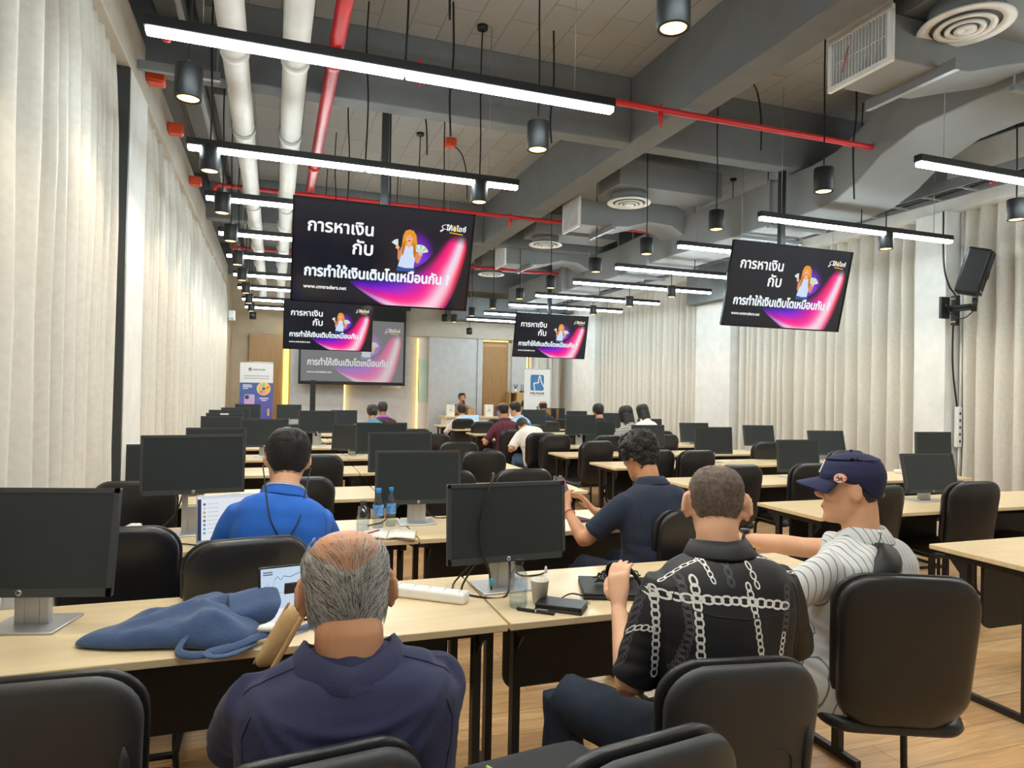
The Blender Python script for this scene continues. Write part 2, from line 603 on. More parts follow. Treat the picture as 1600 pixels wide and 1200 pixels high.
def remesh(g, name, mats, vox, smooth=4, fac=0.5, disp=None):
    me = g.mesh(name, [])
    o = bpy.data.objects.new('tmp', me); COL.objects.link(o)
    r = o.modifiers.new('r', 'REMESH'); r.mode = 'VOXEL'; r.voxel_size = vox; r.use_smooth_shade = True
    if smooth:
        s_ = o.modifiers.new('s', 'SMOOTH'); s_.factor = fac; s_.iterations = smooth
    dg = bpy.context.evaluated_depsgraph_get()
    m2 = bpy.data.meshes.new_from_object(o.evaluated_get(dg))
    bpy.data.objects.remove(o); bpy.data.meshes.remove(me)
    m2.name = name
    if disp:
        nr = [v.normal.copy() for v in m2.vertices]
        for v, n_ in zip(m2.vertices, nr): v.co += n_ * disp(v.co, n_)
    m2.materials.clear()
    for m_ in mats: m2.materials.append(MT[m_] if isinstance(m_, str) else m_)
    for p in m2.polygons: p.use_smooth = True; p.material_index = 0
    m2.update()
    return m2


def mobj(me, name, parent=None):
    o = bpy.data.objects.new(name, me); COL.objects.link(o)
    if parent: o.parent = parent
    return o


# ------------------------------------------------------------------ the room
XL, XR, YN, YF, ZC = -1.25, 7.3, -2.6, 16.6, 4.4


def build_shell():
    struct(G().box(XL - .1, XR + .1, YN - .1, YF + .1, -.1, 0).build('floor', 'floor'))
    struct(G().box(XL - .1, XR + .1, YN - .1, YF + .1, ZC, ZC + .1).build('ceiling', 'slab'))
    struct(G().box(XL - .1, XL, YN, YF, 0, ZC).build('wall_left', 'plaster'))
    struct(G().box(XR, XR + .1, YN, YF, 0, ZC).build('wall_right', 'plaster'))
    struct(G().box(XL, XR, YF, YF + .1, 0, ZC).build('wall_back', 'beigewall'))
    struct(G().box(XL, XR, YN - .1, YN, 0, ZC).build('wall_front', 'plaster'))
    # front-end panelling behind the speaker
    Y = 16.5
    g = G()
    g.box(.36, 1.56, Y - .15, YF, 0, 3.0)
    g.box(3.58, 4.78, Y - .15, YF, 0, 2.8)
    g.box(4.82, 4.95, Y - .15, YF, 0, 2.8)
    g.box(1.56, 3.34, Y - .02, YF, 0, 2.8)
    g.box(3.34, 3.58, Y - .04, YF, 0, 1.2)
    g.box(3.34, 3.58, Y - .04, YF, 2.25, 2.8)
    g.box(5.75, 6.15, Y - .1, YF, 0, 2.8)
    g.box(4.775, 4.825, Y - .11, YF, 0, 2.8)
    struct(g.build('wall_back_panels', 'greywall', bevel=.004))
    struct(G().box(3.35, 3.57, Y - .06, Y - .045, 1.2, 2.25).build('window_1', 'paleglass'))
    struct(G().box(.36, 6.95, Y - .2, YF, 2.8, 3.5).build('trim_1', 'soffit', bevel=.004))
    struct(G().box(3.95, 6.95, 15.7, Y - .2, 3.2, 3.75).build('beam_1', 'beam'))
    d = struct(G().box(-.54, .17, Y, YF, 0, 2.7).build('door_1', 'doorwood', bevel=.004))
    g = G().box(-.02, 0, Y - .05, Y - .035, .9, 1.15).box(-.015, -.005, Y - .04, Y, .92, .94).box(-.015, -.005, Y - .04, Y, 1.11, 1.13)
    g.build('door_handle', 'steel', d)
    d = struct(G().box(4.95, 5.66, Y, YF, 0, 2.64).build('door_2', 'doorwood', bevel=.004))
    g = G().box(5.08, 5.10, Y - .05, Y - .035, .9, 1.15).box(5.085, 5.095, Y - .04, Y, .92, .94).box(5.085, 5.095, Y - .04, Y, 1.11, 1.13)
    g.build('door_handle', 'steel', d)
    struct(G().box(5.66, 5.75, Y - .03, YF, 0, 2.74).build('trim_2', 'soffit'))
    # warm light strips let into the panelling (they are lit in the photograph)
    def strip(n, b, m, lab):
        tag(G().box(*b).build(n, m), lab, 'light strip')
    strip('cove_light', (1.575, 1.595, Y - .12, Y - .03, .05, 2.75), 'cove', 'warm cove light strip in left edge of the recess under the projection screen')
    strip('cove_light', (3.30, 3.32, Y - .12, Y - .03, .05, 2.75), 'cove', 'warm cove light strip in right edge of the recess, beside pale glass panel')
    strip('cove_light', (4.98, 5.64, Y - .1, Y - .06, 2.755, 2.78), 'cove', 'warm light strip over the brown door behind the speaker table')
    strip('cove_light', (6.16, 6.18, Y - .1, Y, .05, 2.75), 'cove', 'warm vertical light strip behind the oak cabinet, near the corner curtain')
    strip('led_strip_light', (.20, .32, Y - .04, Y, 0.02, 2.9), 'ledyellow', 'bright yellow vertical LED strip right of the brown door by the left banner')
    strip('cove_light', (-.96, -.94, Y + .02, Y + .09, .05, 2.9), 'cove', 'dim warm vertical strip in the far left corner, under the emergency lamp')
    # soffits along both window walls
    struct(G().box(XL, -.92, YN, YF, 3.58, 3.95).build('trim_3', 'soffit', bevel=.006))
    struct(G().box(6.97, XR, YN, YF, 3.58, 4.25).build('trim_4', 'plaster', bevel=.006))
    # pillars
    for i, (x0, x1, y0, y1, m) in enumerate([(XL, -.92, 5.02, 5.62, 'plaster'), (6.9, XR, 5.42, 5.8, 'plaster'), (6.9, XR, 9.12, 10.06, 'plaster'), (6.9, XR, 14.0, 15.2, 'plaster'), (XL, -.92, 15.4, YF, 'beigewall')]):
        struct(G().box(x0, x1, y0, y1, 0, 3.58).build('pillar_%d' % (i + 1), m, bevel=.006))
    struct(G().box(XL, -.925, 4.985, 5.02, 0, 3.58).build('pillar_shade_strip', 'monitor', bevel=.004))  # dark strip stands in for the shade on the pillar's near face
    # beams of the slab
    k = 2
    for b in [(3.03, 3.28, YN, YF, 3.8, ZC), (XL, 3.03, 5.48, 5.66, 3.8, ZC), (3.28, XR, 5.48, 5.66, 3.8, ZC), (XL, 3.03, 10.1, 10.28, 3.8, ZC), (3.28, XR, 10.1, 10.28, 3.8, ZC),
              (XL, 3.03, 14.9, 15.08, 3.8, ZC), (3.28, XR, 14.9, 15.08, 3.8, ZC), (XL, 3.03, .75, .93, 3.8, ZC), (3.28, XR, .75, .93, 3.8, ZC)]:
        struct(G().box(*b).build('beam_%d' % k, 'beam', bevel=.008)); k += 1
    struct(G().box(6.72, 6.98, 9.05, 10.1, 3.05, 3.8).build('beam_%d' % k, 'beam', bevel=.006)); k += 1
    struct(G().box(-.66, -.62, YN, YF, 4.0, 4.1).build('beam_%d' % k, 'steel')); k += 1


def curtain(y0, y1, x, side, seed, lab, along='y', z1=3.62):
    rnd = random.Random(seed)
    L = y1 - y0
    nf = max(4, int(L / .17)); n = nf * 10
    ph = [0]; wid = [rnd.uniform(.6, 1.5) for _ in range(nf)]
    tot = sum(wid); xs = []; amps = [rnd.uniform(.05, .12) for _ in range(nf + 1)]
    zs = [.03, .5, 1.1, 1.8, 2.5, 3.1, 3.45, z1]
    prof = []
    acc = 0
    for i in range(nf):
        for j in range(10):
            t = j / 10
            prof.append((y0 + L * (acc + wid[i] * t) / tot, (amps[i] * (1 - t) + amps[i + 1] * t) * sin(2 * pi * t) ** 1, i + t))
        acc += wid[i]
    prof.append((y1, 0, nf))
    g = G(); vs_ = []; fs = []
    for zi, z in enumerate(zs):
        sq = 1.0 if z < 3.2 else 1 - .45 * (z - 3.2) / .42
        for (py, px, q) in prof:
            wob = .016 * noise.noise(V((q * .6, z * .9, seed))) * (1 if z < 3.4 else .4)
            d = px * sq + wob + .012 * noise.noise(V((q * 2.3, z * 2.2, seed + 5)))
            yy = py + .012 * noise.noise(V((q * 1.1, z * 1.3, seed + 9)))
            vs_.append((x + side * d, yy, z) if along == 'y' else (yy, x + side * d, z))
    m = len(prof)
    for a in range(len(zs) - 1):
        for b in range(m - 1):
            fs.append((a * m + b, a * m + b + 1, (a + 1) * m + b + 1, (a + 1) * m + b))
    g.add(vs_, fs, 0, True)
    o = g.build('curtain', 'curtain', recalc=False)
    s = o.modifiers.new('solid', 'SOLIDIFY'); s.thickness = .004
    tag(o, lab, 'curtain', 'cream curtains along the walls')


def build_curtains():
    curtain(-1.2, 2.9, -1.005, 1, 1, 'cream curtain at the left edge of the room, only a sliver in view')
    curtain(2.98, 4.98, -1.005, 1, 2, 'cream floor-length curtain on the left wall in front of the first pillar')
    curtain(5.66, 15.4, -1.005, 1, 3, 'very long cream curtain on the left wall reaching from first pillar to far end')
    curtain(.3, 5.4, 7.1, -1, 4, 'cream curtain on right wall behind the wall-mounted loudspeaker, nearest on that side')
    curtain(5.82, 9.1, 7.1, -1, 5, 'cream curtain on right wall between the loudspeaker pillar and the middle pillar')
    curtain(10.08, 13.98, 7.1, -1, 6, 'cream curtain on right wall between the middle pillar and the far pillar')
    curtain(6.22, 7.1, 16.4, -1, 8, 'cream curtain in the far right corner behind the white banner', 'x', 2.8)
    for x, sg in ((-1.04, 1), (7.1, -1)):
        pass


# ------------------------------------------------------------------ ceiling services
def build_ceiling():
    # white drain pipes
    for i, (x, lab) in enumerate([(-.28, 'white drain pipe along the ceiling, left one of the pair'), (.09, 'white drain pipe along the ceiling, right one of the pair')]):
        p = empty('drain_pipe', (x, 0, 3.66)); tag(p, lab, 'pipe', 'white drain pipes')
        G().tube([(0, YN, 0), (0, 5, 0), (.01, 10, 0), (.02, 15.2, 0), (.02, 15.45, -.05), (.02, 15.5, -.3)], .082, 20).build('pipe', 'pvc', p)
        for y in (2.2, 3.35, 4.65, 6.1, 8.0, 9.5, 11, 12.6, 14.2):
            c = G().tube([(0, y - .035, 0), (0, y + .035, 0)], .092, 20)
            c.build('coupling', 'pvc', p)
        for y in (3.4, 5.9, 8.4, 11.4):
            c = G()
            c.tube([(.095 * cos(a), y + .1, .095 * sin(a)) for a in [2 * pi * k / 20 for k in range(20)]], .006, 6, closed=True)
            c.tube([(0, y + .1, .095), (0, y + .1, ZC - 3.66)], .005, 6)
            c.build('hanger', 'steel', p)
    # red fire pipes
    p = empty('fire_pipe', (.35, 0, 3.8)); tag(p, 'thick red fire pipe running lengthwise along the ceiling above the nearest left television', 'pipe')
    G().tube([(0, .5, 0), (0, 9.9, 0)], .05, 16).build('pipe', 'red', p)
    g = G()
    for y in (2.6, 4.9, 7.3): g.tube([(0, y - .04, 0), (0, y + .04, 0)], .06, 16)
    g.build('coupling', 'red', p)
    for i, (y, x0, x1, lab) in enumerate([(4.6, -.66, 6.45, 'thin red sprinkler pipe crossing the ceiling, nearest of the crossing pipes'), (8.15, -.66, 6.5, 'thin red sprinkler pipe crossing the ceiling behind the front televisions'), (11.75, -.66, 6.6, 'thin red sprinkler pipe crossing the ceiling, farthest of the crossing pipes'), ]):
        p = empty('sprinkler_pipe', (0, y, 3.73)); tag(p, lab, 'pipe', 'red sprinkler pipes across the ceiling')
        G().tube([(x0, 0, -.12), (x0, 0, -.03), (x0 + .04, 0, 0), (2, 0, 0), (x1 - .04, 0, 0), (x1, 0, -.03), (x1, 0, -.14)], .024, 12).build('pipe', 'red', p)
        for x in (2.8, 5.1, .9):
            h = G().lathe([(.012, -.0), (.026, -.02), (.02, -.05), (.012, -.09), (.004, -.12)], 12, (x, 0, -.02))
            h.tube([(x, 0, .02), (x, 0, .045)], .014, 8)
            h.build('sprinkler_head', 'red', p)
    # orange boxes on the slab
    for i, (x, y, z, lab) in enumerate([(3.92, 5.0, 4.36, 'orange junction box on the slab behind the large air register'), (.72, 3.9, 4.36, 'orange junction box on the ceiling beside the thick red pipe, at top of view'), (1.1, 6.3, 4.36, 'orange junction box on the ceiling above the nearest left television'), (1.86, 7.6, 4.36, 'orange junction box on the ceiling right of the television pole'), (6.35, 4.15, 3.62, 'orange junction box in the service tray at the right edge of view'),
                                       (-.858, 5.55, 3.76, 'orange red box under the left soffit by the metal strut'), (-.858, 6.6, 3.76, 'orange red box under the left soffit, second from near'), (-.858, 8.2, 3.76, 'orange red box under the left soffit, third from near'), (4.2, 3.35, 4.36, 'orange tag on the slab left of the large air register')]):
        b = empty('junction_box', (x, y, z)); tag(b, lab, 'junction box', 'orange ceiling boxes')
        G().box(-.06, .06, -.06, .06, -.04, .04).build('body', 'orange', b, bevel=.008)
        G().box(-.05, .05, -.05, .05, -.05, -.04).build('cover', 'orange', b, bevel=.004)
        if i in (0, 1, 2, 3):
            G().tube([(.04, 0, -.03), (.15, .05, -.1), (.22, .08, -.3), (.24, .1, -.6)], .008, 6).build('flex_cable', 'cable', b)
    # strut under left soffit
    tag(G().box(-.92, -.4, 5.18, 5.22, 3.66, 3.70).box(-.92, -.4, 5.18, 5.185, 3.70, 3.72).tube([(-.42, 5.2, 3.7), (-.42, 5.2, 4.4)], .006, 6).build('metal_strut', 'steel'), 'thin metal strut bracket sticking out under the left soffit', 'bracket')
    # grey flat duct with slots along the left
    p = empty('flat_duct', (-.6, 0, 4.2)); tag(p, 'grey flat duct sections above the left soffit, split by dark gaps', 'duct')
    for y in [YN + .1 + 1.55 * k for k in range(12)]:
        G().box(-.26, -.05, y, y + 1.4, 0, .12).build('duct_section', 'duct', p, bevel=.006)
        G().box(.02, .2, y, y + 1.4, 0, .12).build('duct_section', 'duct', p, bevel=.006)
    # main duct: near stretch at slab, S-bend under the cross beam, on to the far end
    p = empty('air_duct', (5.3, 0, 0)); tag(p, 'large grey rectangular main air duct that dips under the cross beam', 'duct')
    path = [(YN + .1, 4.0), (3.7, 4.0), (4.15, 3.98), (4.5, 3.86), (4.75, 3.7), (5.0, 3.6), (5.3, 3.56), (6.2, 3.56), (8, 3.58), (9.6, 3.56), (11, 3.6), (14.6, 3.62)]
    def rect(y, z, hw, hh): return [V((-hw, y, z - hh)), V((hw, y, z - hh)), V((hw, y, z + hh)), V((-hw, y, z + hh))]
    g = G().loft([rect(y, z, .36 if y < 9 else .3, .23) for y, z in path], 0, False)
    g.build('duct_run', 'duct', p, bevel=.01)
    for y, z in ((2.4, 4.0), (5.9, 3.56), (8.4, 3.575), (11.4, 3.6)):
        q = G().box(-.385, .385, y - .02, y + .02, z - .255, z + .255).build('flange', 'duct', p, bevel=.004)
    for y, z in ((3.35, 4.0), (6.3, 3.56), (9.2, 3.57), (12, 3.6)):
        r = G()
        for sx in (-.4, .4): r.tube([(sx, y, z - .26), (sx, y, 4.4)], .006, 6)
        r.box(-.42, .42, y - .02, y + .02, z - .29, z - .255)
        r.build('hanger', 'steel', p)
    # branches with registers and round diffusers
    for i, (y0, lab) in enumerate([(3.33, 'nearest'), (7.75, 'second'), (10.55, 'third'), ]):
        z = 3.72
        p = empty('air_register', (3.45, y0, z)); tag(p, {'nearest': 'large white-framed air register on a grey duct, nearest of the three', 'second': 'white-framed air register on grey branch duct, middle one of three', 'third': 'small far white-framed air register on grey branch duct, farthest of three'}[lab], 'air register', 'wall-facing air registers')
        hz = .14 if i == 0 else .15; hy = .215
        q = G().loft([[V((x, -hy * a, zz - hz)), V((x, hy * a, zz - hz)), V((x, hy * a, zz + hz)), V((x, -hy * a, zz + hz))] for x, zz, a in ((.03, 0, 1), (.35, 0, 1), (.7, .03, 1.02), (1.0, .12, 1.05), (1.3, .2 if i == 0 else .1, 1.1), (1.5, .26 if i == 0 else .0, 1.1))], 0, False)
        q.build('branch_duct', 'duct', p, bevel=.006)
        f = G()
        fw = .035
        f.box(0, .03, -hy - fw, hy + fw, hz, hz + fw).box(0, .03, -hy - fw, hy + fw, -hz - fw, -hz).box(0, .03, -hy - fw, -hy, -hz, hz).box(0, .03, hy, hy + fw, -hz, hz)
        f.build('register_frame', 'white_plastic', p, bevel=.004)
        G().box(.028, .032, -hy, hy, -hz, hz).build('register_back', 'black', p)
        l = G()
        for k in range(17):
            yy = -hy + (k + .5) * 2 * hy / 17
            l.box(.004, .024, yy - .0022, yy + .0022, -hz, hz)
        l.box(.012, .016, -hy, hy, -.004, .004)
        l.build('grille', 'white_plastic', p)
        if i == 0:
            G().tube([(-.005, .12, -.09), (-.01, .09, -.02), (-.005, .07, .06)], .004, 6).build('ribbon', 'orange', p)
        s_ = G().box(.42, .46, -hy - .12, hy + .12, -hz - .05, -hz - .01).box(.42, .425, -hy - .12, hy + .12, -hz - .01, -hz + .02)
        s_.build('hanger', 'steel', p)
    for i, (x, y, lab) in enumerate([(3.86, 2.93, 'large round white ceiling diffuser at the upper right, nearest of all'), (3.9, 7.08, 'round white ceiling diffuser behind the middle air register, in left row'), (3.87, 9.6, 'round white ceiling diffuser in left row, third from near'), (3.92, 12.5, 'round white ceiling diffuser in left row, farthest'), (5.84, 7.15, 'round white ceiling diffuser behind the nearest right television pole'), (5.86, 9.55, 'round white ceiling diffuser in right row, far one')]):
        p = empty('ceiling_diffuser', (x, y, 3.75)); tag(p, lab, 'air diffuser', 'round white ceiling diffusers')
        g = G()
        R = [(.25, 0), (.245, .012), (.20, .02), (.195, .03), (.2, .035), (.26, .012)]
        rings = []
        for ro, ri, z in ((.255, .185, 0), (.165, .125, -.012), (.108, .075, -.02), (.06, .0, -.026)):
            pr_ = [(ri + .001, z + .012), (ri + .001, z + .004), (ro * .98, z - .004), (ro, z + .002), (ro * .97, z + .014)]
            n = 40
            rr = [[V((r * cos(2 * pi * k / n), r * sin(2 * pi * k / n), zz)) for k in range(n)] for r, zz in pr_]
            g.loft(rr, 0, True, False, True)
        g.build('cone_rings', 'white_plastic', p)
        G().lathe([(.2, .02), (.2, .12), (.19, .12)], 32).build('neck', 'duct', p)
        b = G()
        if x < 5: b.box(-.27, 1.1, -.27, .27, .12, .42)
        else: b.box(-.3, .22, -.25, .25, .12, .3)
        b.build('plenum_box', 'duct', p, bevel=.008)
    # cable tray on the right
    p = empty('cable_tray', (6.35, 0, 3.62)); tag(p, 'long grey cable tray with loose cables near right wall', 'cable tray')
    G().box(-.16, -.14, 3.1, 15, -.05, .05).box(.14, .16, 3.1, 15, -.05, .05).build('rail', 'steel', p)
    for k in range(30): G().box(-.15, .15, 3.2 + k * .39, 3.23 + k * .39, -.045, -.03).build('rung', 'steel', p)
    g = G()
    for k in range(4):
        g.tube([(-.1 + k * .06 + .03 * sin(y * 1.7 + k), y, -.015 + .008 * sin(y * 2.1 + k * 2)) for y in [3.1 + .4 * j for j in range(30)]], .009, 6)
    g.build('cables', 'cable', p)
    g = G()
    for y in (3.6, 6.2, 8.8, 11.4, 14):
        for sx in (-.17, .17): g.tube([(sx, y, -.05), (sx, y, .78)], .005, 6)
    g.build('hanger', 'steel', p)
    # loose hanging cables
    for i, (x, y, z0, lab) in enumerate([(2.05, 5.0, 3.5, 'thin black cable hanging from the slab above the big left television, right of pole'), (1.2, 4.9, 3.4, 'thin black cable hanging from the slab near the left television pole'), (4.75, 4.6, 3.25, 'long black cable dropping in front of the bent main duct')]):
        tag(G().tube([(x, y, ZC), (x + .01, y, 4.0), (x - .01, y + .01, 3.7), (x, y, z0)], .008, 6).build('hanging_cable', 'cable'), lab, 'cable')


def build_lights():
    ys = [.55, 2.0, 3.5, 5.12, 6.45, 7.9, 9.22, 10.76, 12.15, 13.75, 15.1]
    # linear LED fixtures
    proto = empty('linear_light')
    L = 2.42
    G().box(0, L, -.03, .03, .0, .05).build('housing', 'blackmetal', proto, bevel=.006)
    for a, b in ((.012, L / 2 - .006), (L / 2 + .006, L - .012)):
        G().box(a, b, -.026, .026, -.03, .001).build('diffuser', 'led', proto, bevel=.006)
    for x in (.25, L - .25):
        G().tube([(x, 0, .06), (x, 0, ZC - 3.16)], .0028, 6).build('wire', 'steel', proto)
    G().tube([(L / 2, 0, .06), (L / 2 + .01, 0, .5), (L / 2 - .01, 0, .9), (L / 2, 0, ZC - 3.16)], .006, 6).build('power_cord', 'cable', proto)
    first = True
    for c, (x, side) in enumerate(((-.6, 'left'), (4.17, 'right'))):
        for i, y in enumerate(ys):
            if i == 0 and c == 0: pass
            k = i - 2
            if k < 0: lab = 'unseen linear white LED light carrying on the row to light the foreground'  # unseen fixtures carry the rows on out of view, lighting the foreground
            elif c == 0: lab = 'linear white LED light, %s from near in the left row' % ORD[k]
            else: lab = 'linear white LED light, %s from near in the right row' % ORD[k]
            place(proto, first, (x, y, 3.16), 0, lab, 'ceiling light', 'linear LED lights'); first = False
    # pendant downlights
    proto = empty('pendant_downlight')
    n = 24
    g = G().lathe([(.066, .17), (.068, .165), (.068, .004), (.066, 0), (.056, 0), (.054, .03)], n, cap=False)
    g.lathe([(.0005, .17), (.066, .17)], n, cap=False)
    g.build('can', 'black', proto)
    G().lathe([(.0005, .012), (.053, .010), (.052, .005), (.0005, .003)], n, cap=False).build('bulb', 'bulb', proto)
    g = G().tube([(0, 0, .17), (.004, .003, .5), (-.006, 0, .9), (0, 0, ZC - 3.0)], .006, 6)
    g.build('cord', 'cable', proto)
    g = G().lathe([(.04, ZC - 3.0 - .03), (.045, ZC - 3.0)], 16)
    g.build('ceiling_rose', 'black', proto)
    ld = bpy.data.lights.new('lamp_light', 'SPOT')
    ld.energy = SPOT_WATT; ld.color = (1, .79, .56); ld.spot_size = radians(138); ld.spot_blend = .45; ld.shadow_soft_size = .04
    lo = bpy.data.objects.new('lamp_light', ld); COL.objects.link(lo); lo.parent = proto; lo.location = (0, 0, -.004)
    yy = [1.15, 2.38, 3.88, 5.14, 6.35, 7.55, 9.0, 10.3, 11.7, 13.1, 14.5]
    first = True
    cols = [(-.45, 'leftmost column'), (1.5, 'second column from left'), (3.72, 'third column from left'), (5.72, 'rightmost column')]
    for c, (x, cl) in enumerate(cols):
        for i, y in enumerate(yy):
            lab = 'black pendant downlight, %s, %s from near' % (cl, ORD[i - 1]) if i > 0 else 'unseen black pendant downlight carrying on its column to light the foreground'  # nearest lamp of each column is unseen, there to light the foreground
            place(proto, first, (x, y, 3.0), 0, lab, 'pendant light', 'black pendant downlights'); first = False
    # lamps without glow seen at the far wall
    for i, (x, y, z, lab) in enumerate([(-.45, 15.6, 2.95, 'unlit black pendant can at the far left end near brown door'), (4.4, 15.7, 2.85, 'unlit black pendant can at far end under the dark bulkhead'), (3.6, 14.9, 3.05, 'unlit black pendant can at far end left of bulkhead lights'), ]):
        p = empty('unlit_pendant', (x, y, z)); tag(p, lab, 'pendant light', 'unlit cans at the far end')
        G().lathe([(.001, .15), (.068, .15), (.068, 0), (.001, 0.005)], 20).build('can', 'black', p)
        G().tube([(0, 0, .15), (0, 0, ZC - z)], .005, 6).build('cord', 'cable', p)


# ------------------------------------------------------------------ slide, televisions, projection
SW, SH = 1.43, .80
def slide_geo(mix=None):
    """the slide: u 0..1 from left, v 0..1 from top; flat picture layers 0.1 mm apart"""
    g = G()
    def put(u, v, z): return V(((u - .5) * SW, -z, (.5 - v) * SH))
    def C(c): return tuple(c) if not mix else tuple(int(x * (1 - mix[0]) + y * mix[0]) for x, y in zip(c, mix[1]))
    bg = C((17, 20, 32))
    g.add([put(0, 0, 0), put(1, 0, 0), put(1, 1, 0), put(0, 1, 0)], [(0, 1, 2, 3)], 0, False, [bg] * 4)
    def poly(pts, c, z, cc=None):
        n = len(pts); cx = sum(p[0] for p in pts) / n; cy = sum(p[1] for p in pts) / n
        g.add([put(cx, cy, z)] + [put(a, b, z) for a, b in pts], [(0, i + 1, (i + 1) % n + 1) for i in range(n)], 0, False, [C(cc or c)] + [C(c)] * n)
    def blend(a, b, t): return tuple(a[i] * (1 - t) + b[i] * t for i in range(3))
    # violet glow behind the woman
    bgc = (17, 20, 32)
    rings = [(1, bgc), (.8, (40, 16, 60)), (.55, (92, 28, 150)), (.3, (116, 36, 220)), (.02, (112, 40, 236))]
    vs_ = []; cs = []; fs = []; n = 40
    for r, c in rings:
        for k in range(n):
            a = 2 * pi * k / n
            vs_.append(put(.695 + .115 * r * cos(a) + .02 * sin(a) * r, min(.465 + .31 * r * sin(a), .999), .0002)); cs.append(C(c))
    for i in range(len(rings) - 1):
        for k in range(n): fs.append((i * n + k, i * n + (k + 1) % n, (i + 1) * n + (k + 1) % n, (i + 1) * n + k))
    g.add(vs_, fs, 0, False, cs)
    # swoosh: inner edge (up-left) to outer edge (right / below)
    inner = [(.885, .21), (.83, .31), (.785, .42), (.735, .52), (.665, .60), (.58, .655), (.48, .70), (.385, .745), (.30, .78)]
    outer = [(.975, .22), (.98, .36), (.968, .52), (.945, .70), (.905, .90), (.83, 1.10), (.68, 1.13), (.50, 1.0), (.33, .815)]
    ramp = [(0, bgc), (.1, (90, 6, 60)), (.25, (230, 0, 120)), (.4, (250, 40, 120)), (.55, (246, 150, 190)), (.66, (236, 226, 246)), (.78, (252, 190, 210)), (.88, (246, 70, 100)), (.97, (150, 10, 50)), (1, bgc)]
    ramp2 = [(0, bgc), (.12, (60, 20, 150)), (.3, (140, 20, 210)), (.48, (240, 0, 150)), (.6, (255, 60, 140)), (.72, (255, 200, 220)), (.85, (240, 236, 248)), (.93, (250, 120, 170)), (1, (200, 10, 150))]
    def rc(R, t):
        for (a, ca), (b, cb) in zip(R, R[1:]):
            if t <= b: return blend(ca, cb, (t - a) / (b - a))
        return R[-1][1]
    def samp(P, s):
        s = s * (len(P) - 1); i = min(int(s), len(P) - 2); t = s - i
        p0, p1, p2, p3 = (V(P[max(i - 1, 0)] + (0,)), V(P[i] + (0,)), V(P[i + 1] + (0,)), V(P[min(i + 2, len(P) - 1)] + (0,)))
        return .5 * ((2 * p1) + (p2 - p0) * t + (2 * p0 - 5 * p1 + 4 * p2 - p3) * t * t + (3 * p1 - p0 - 3 * p2 + p3) * t ** 3)
    N, K = 48, 22; vs_ = []; cs = []; fs = []
    for i in range(N + 1):
        s_ = i / N; a, b = samp(inner, s_), samp(outer, s_)
        for k in range(K + 1):
            t = k / K; p = a * (1 - t) + b * t
            vs_.append(put(min(max(p.x, 0), 1), min(p.y, .999), .0004))
            w = min(max((s_ - .35) / .35, 0), 1)
            c = blend(rc(ramp, t), rc(ramp2, t), w)
            fade = min(1, s_ / .1) * (1 if s_ < .8 else max(0, (1 - s_) / .2) ** .7)
            c = blend(bgc if s_ < .5 else (70, 10, 160), c, fade) if s_ < .97 else blend((70, 10, 160), bgc, (s_ - .97) / .03)
            cs.append(C(c))
    for i in range(N):
        for k in range(K): fs.append((i * (K + 1) + k, i * (K + 1) + k + 1, (i + 1) * (K + 1) + k + 1, (i + 1) * (K + 1) + k))
    g.add(vs_, fs, 0, False, cs)
    # woman with fans of notes
    def el(cx, cy, rx, ry, c, z, rot=0, n=24):
        poly([(cx + (rx * cos(a) * cos(rot) - ry * sin(a) * sin(rot)), cy + (rx * cos(a) * sin(rot) + ry * sin(a) * cos(rot)) * SW / SH * .56) for a in [2 * pi * k / n for k in range(n)]], c, z)
    hair, hair2, skin, skin2 = (226, 150, 40), (190, 112, 26), (240, 176, 140), (214, 140, 96)
    poly([(.630, .205), (.655, .215), (.672, .26), (.678, .32), (.684, .38), (.678, .45), (.668, .47), (.655, .40), (.61, .40), (.600, .47), (.588, .46), (.592, .36), (.596, .27), (.608, .22)], hair, .0006)
    poly([(.606, .37), (.655, .37), (.672, .395), (.676, .44), (.668, .6), (.674, .605), (.575, .6), (.580, .56), (.592, .47), (.588, .40)], (206, 220, 248), .0008)
    poly([(.575, .585), (.62, .60), (.674, .595), (.676, .635), (.570, .635)], (40, 80, 150), .0010)
    poly([(.588, .39), (.594, .40), (.590, .47), (.586, .52), (.578, .53), (.572, .50), (.570, .42), (.562, .40), (.567, .375), (.576, .39), (.58, .45)], skin2, .0009)
    poly([(.672, .40), (.68, .41), (.69, .46), (.70, .44), (.716, .44), (.712, .47), (.70, .53), (.688, .545), (.676, .53), (.67, .48)], skin2, .0009)
    def fan(cx, cy, r, a0, a1, cols, z):
        m_ = 7
        for k in range(m_):
            b0, b1 = radians(a0 + (a1 - a0) * k / m_), radians(a0 + (a1 - a0) * (k + 1) / m_)
            poly([(cx, cy), (cx + r * cos(b0), cy - r * sin(b0) * SW / SH), (cx + r * cos(b1), cy - r * sin(b1) * SW / SH)], cols[k % 2], z + k * .00002)
    fan(.698, .44, .052, 15, 150, [(222, 232, 216), (184, 206, 176)], .0011)
    fan(.572, .39, .045, 95, 150, [(232, 236, 230), (206, 214, 204)], .0011)
    el(.568, .395, .012, .016, skin, .0013); el(.702, .445, .014, .016, skin, .0013)
    el(.632, .29, .0205, .042, skin, .0013)
    poly([(.622, .33), (.644, .33), (.646, .375), (.633, .39), (.62, .375)], skin, .0012)
    poly([(.606, .29), (.612, .235), (.632, .218), (.655, .235), (.66, .30), (.650, .255), (.632, .24), (.617, .255)], hair, .0015)
    poly([(.596, .35), (.606, .33), (.612, .38), (.606, .44), (.6, .48), (.592, .45)], hair2, .0015)
    poly([(.656, .33), (.67, .36), (.678, .44), (.668, .49), (.66, .44)], hair2, .0015)
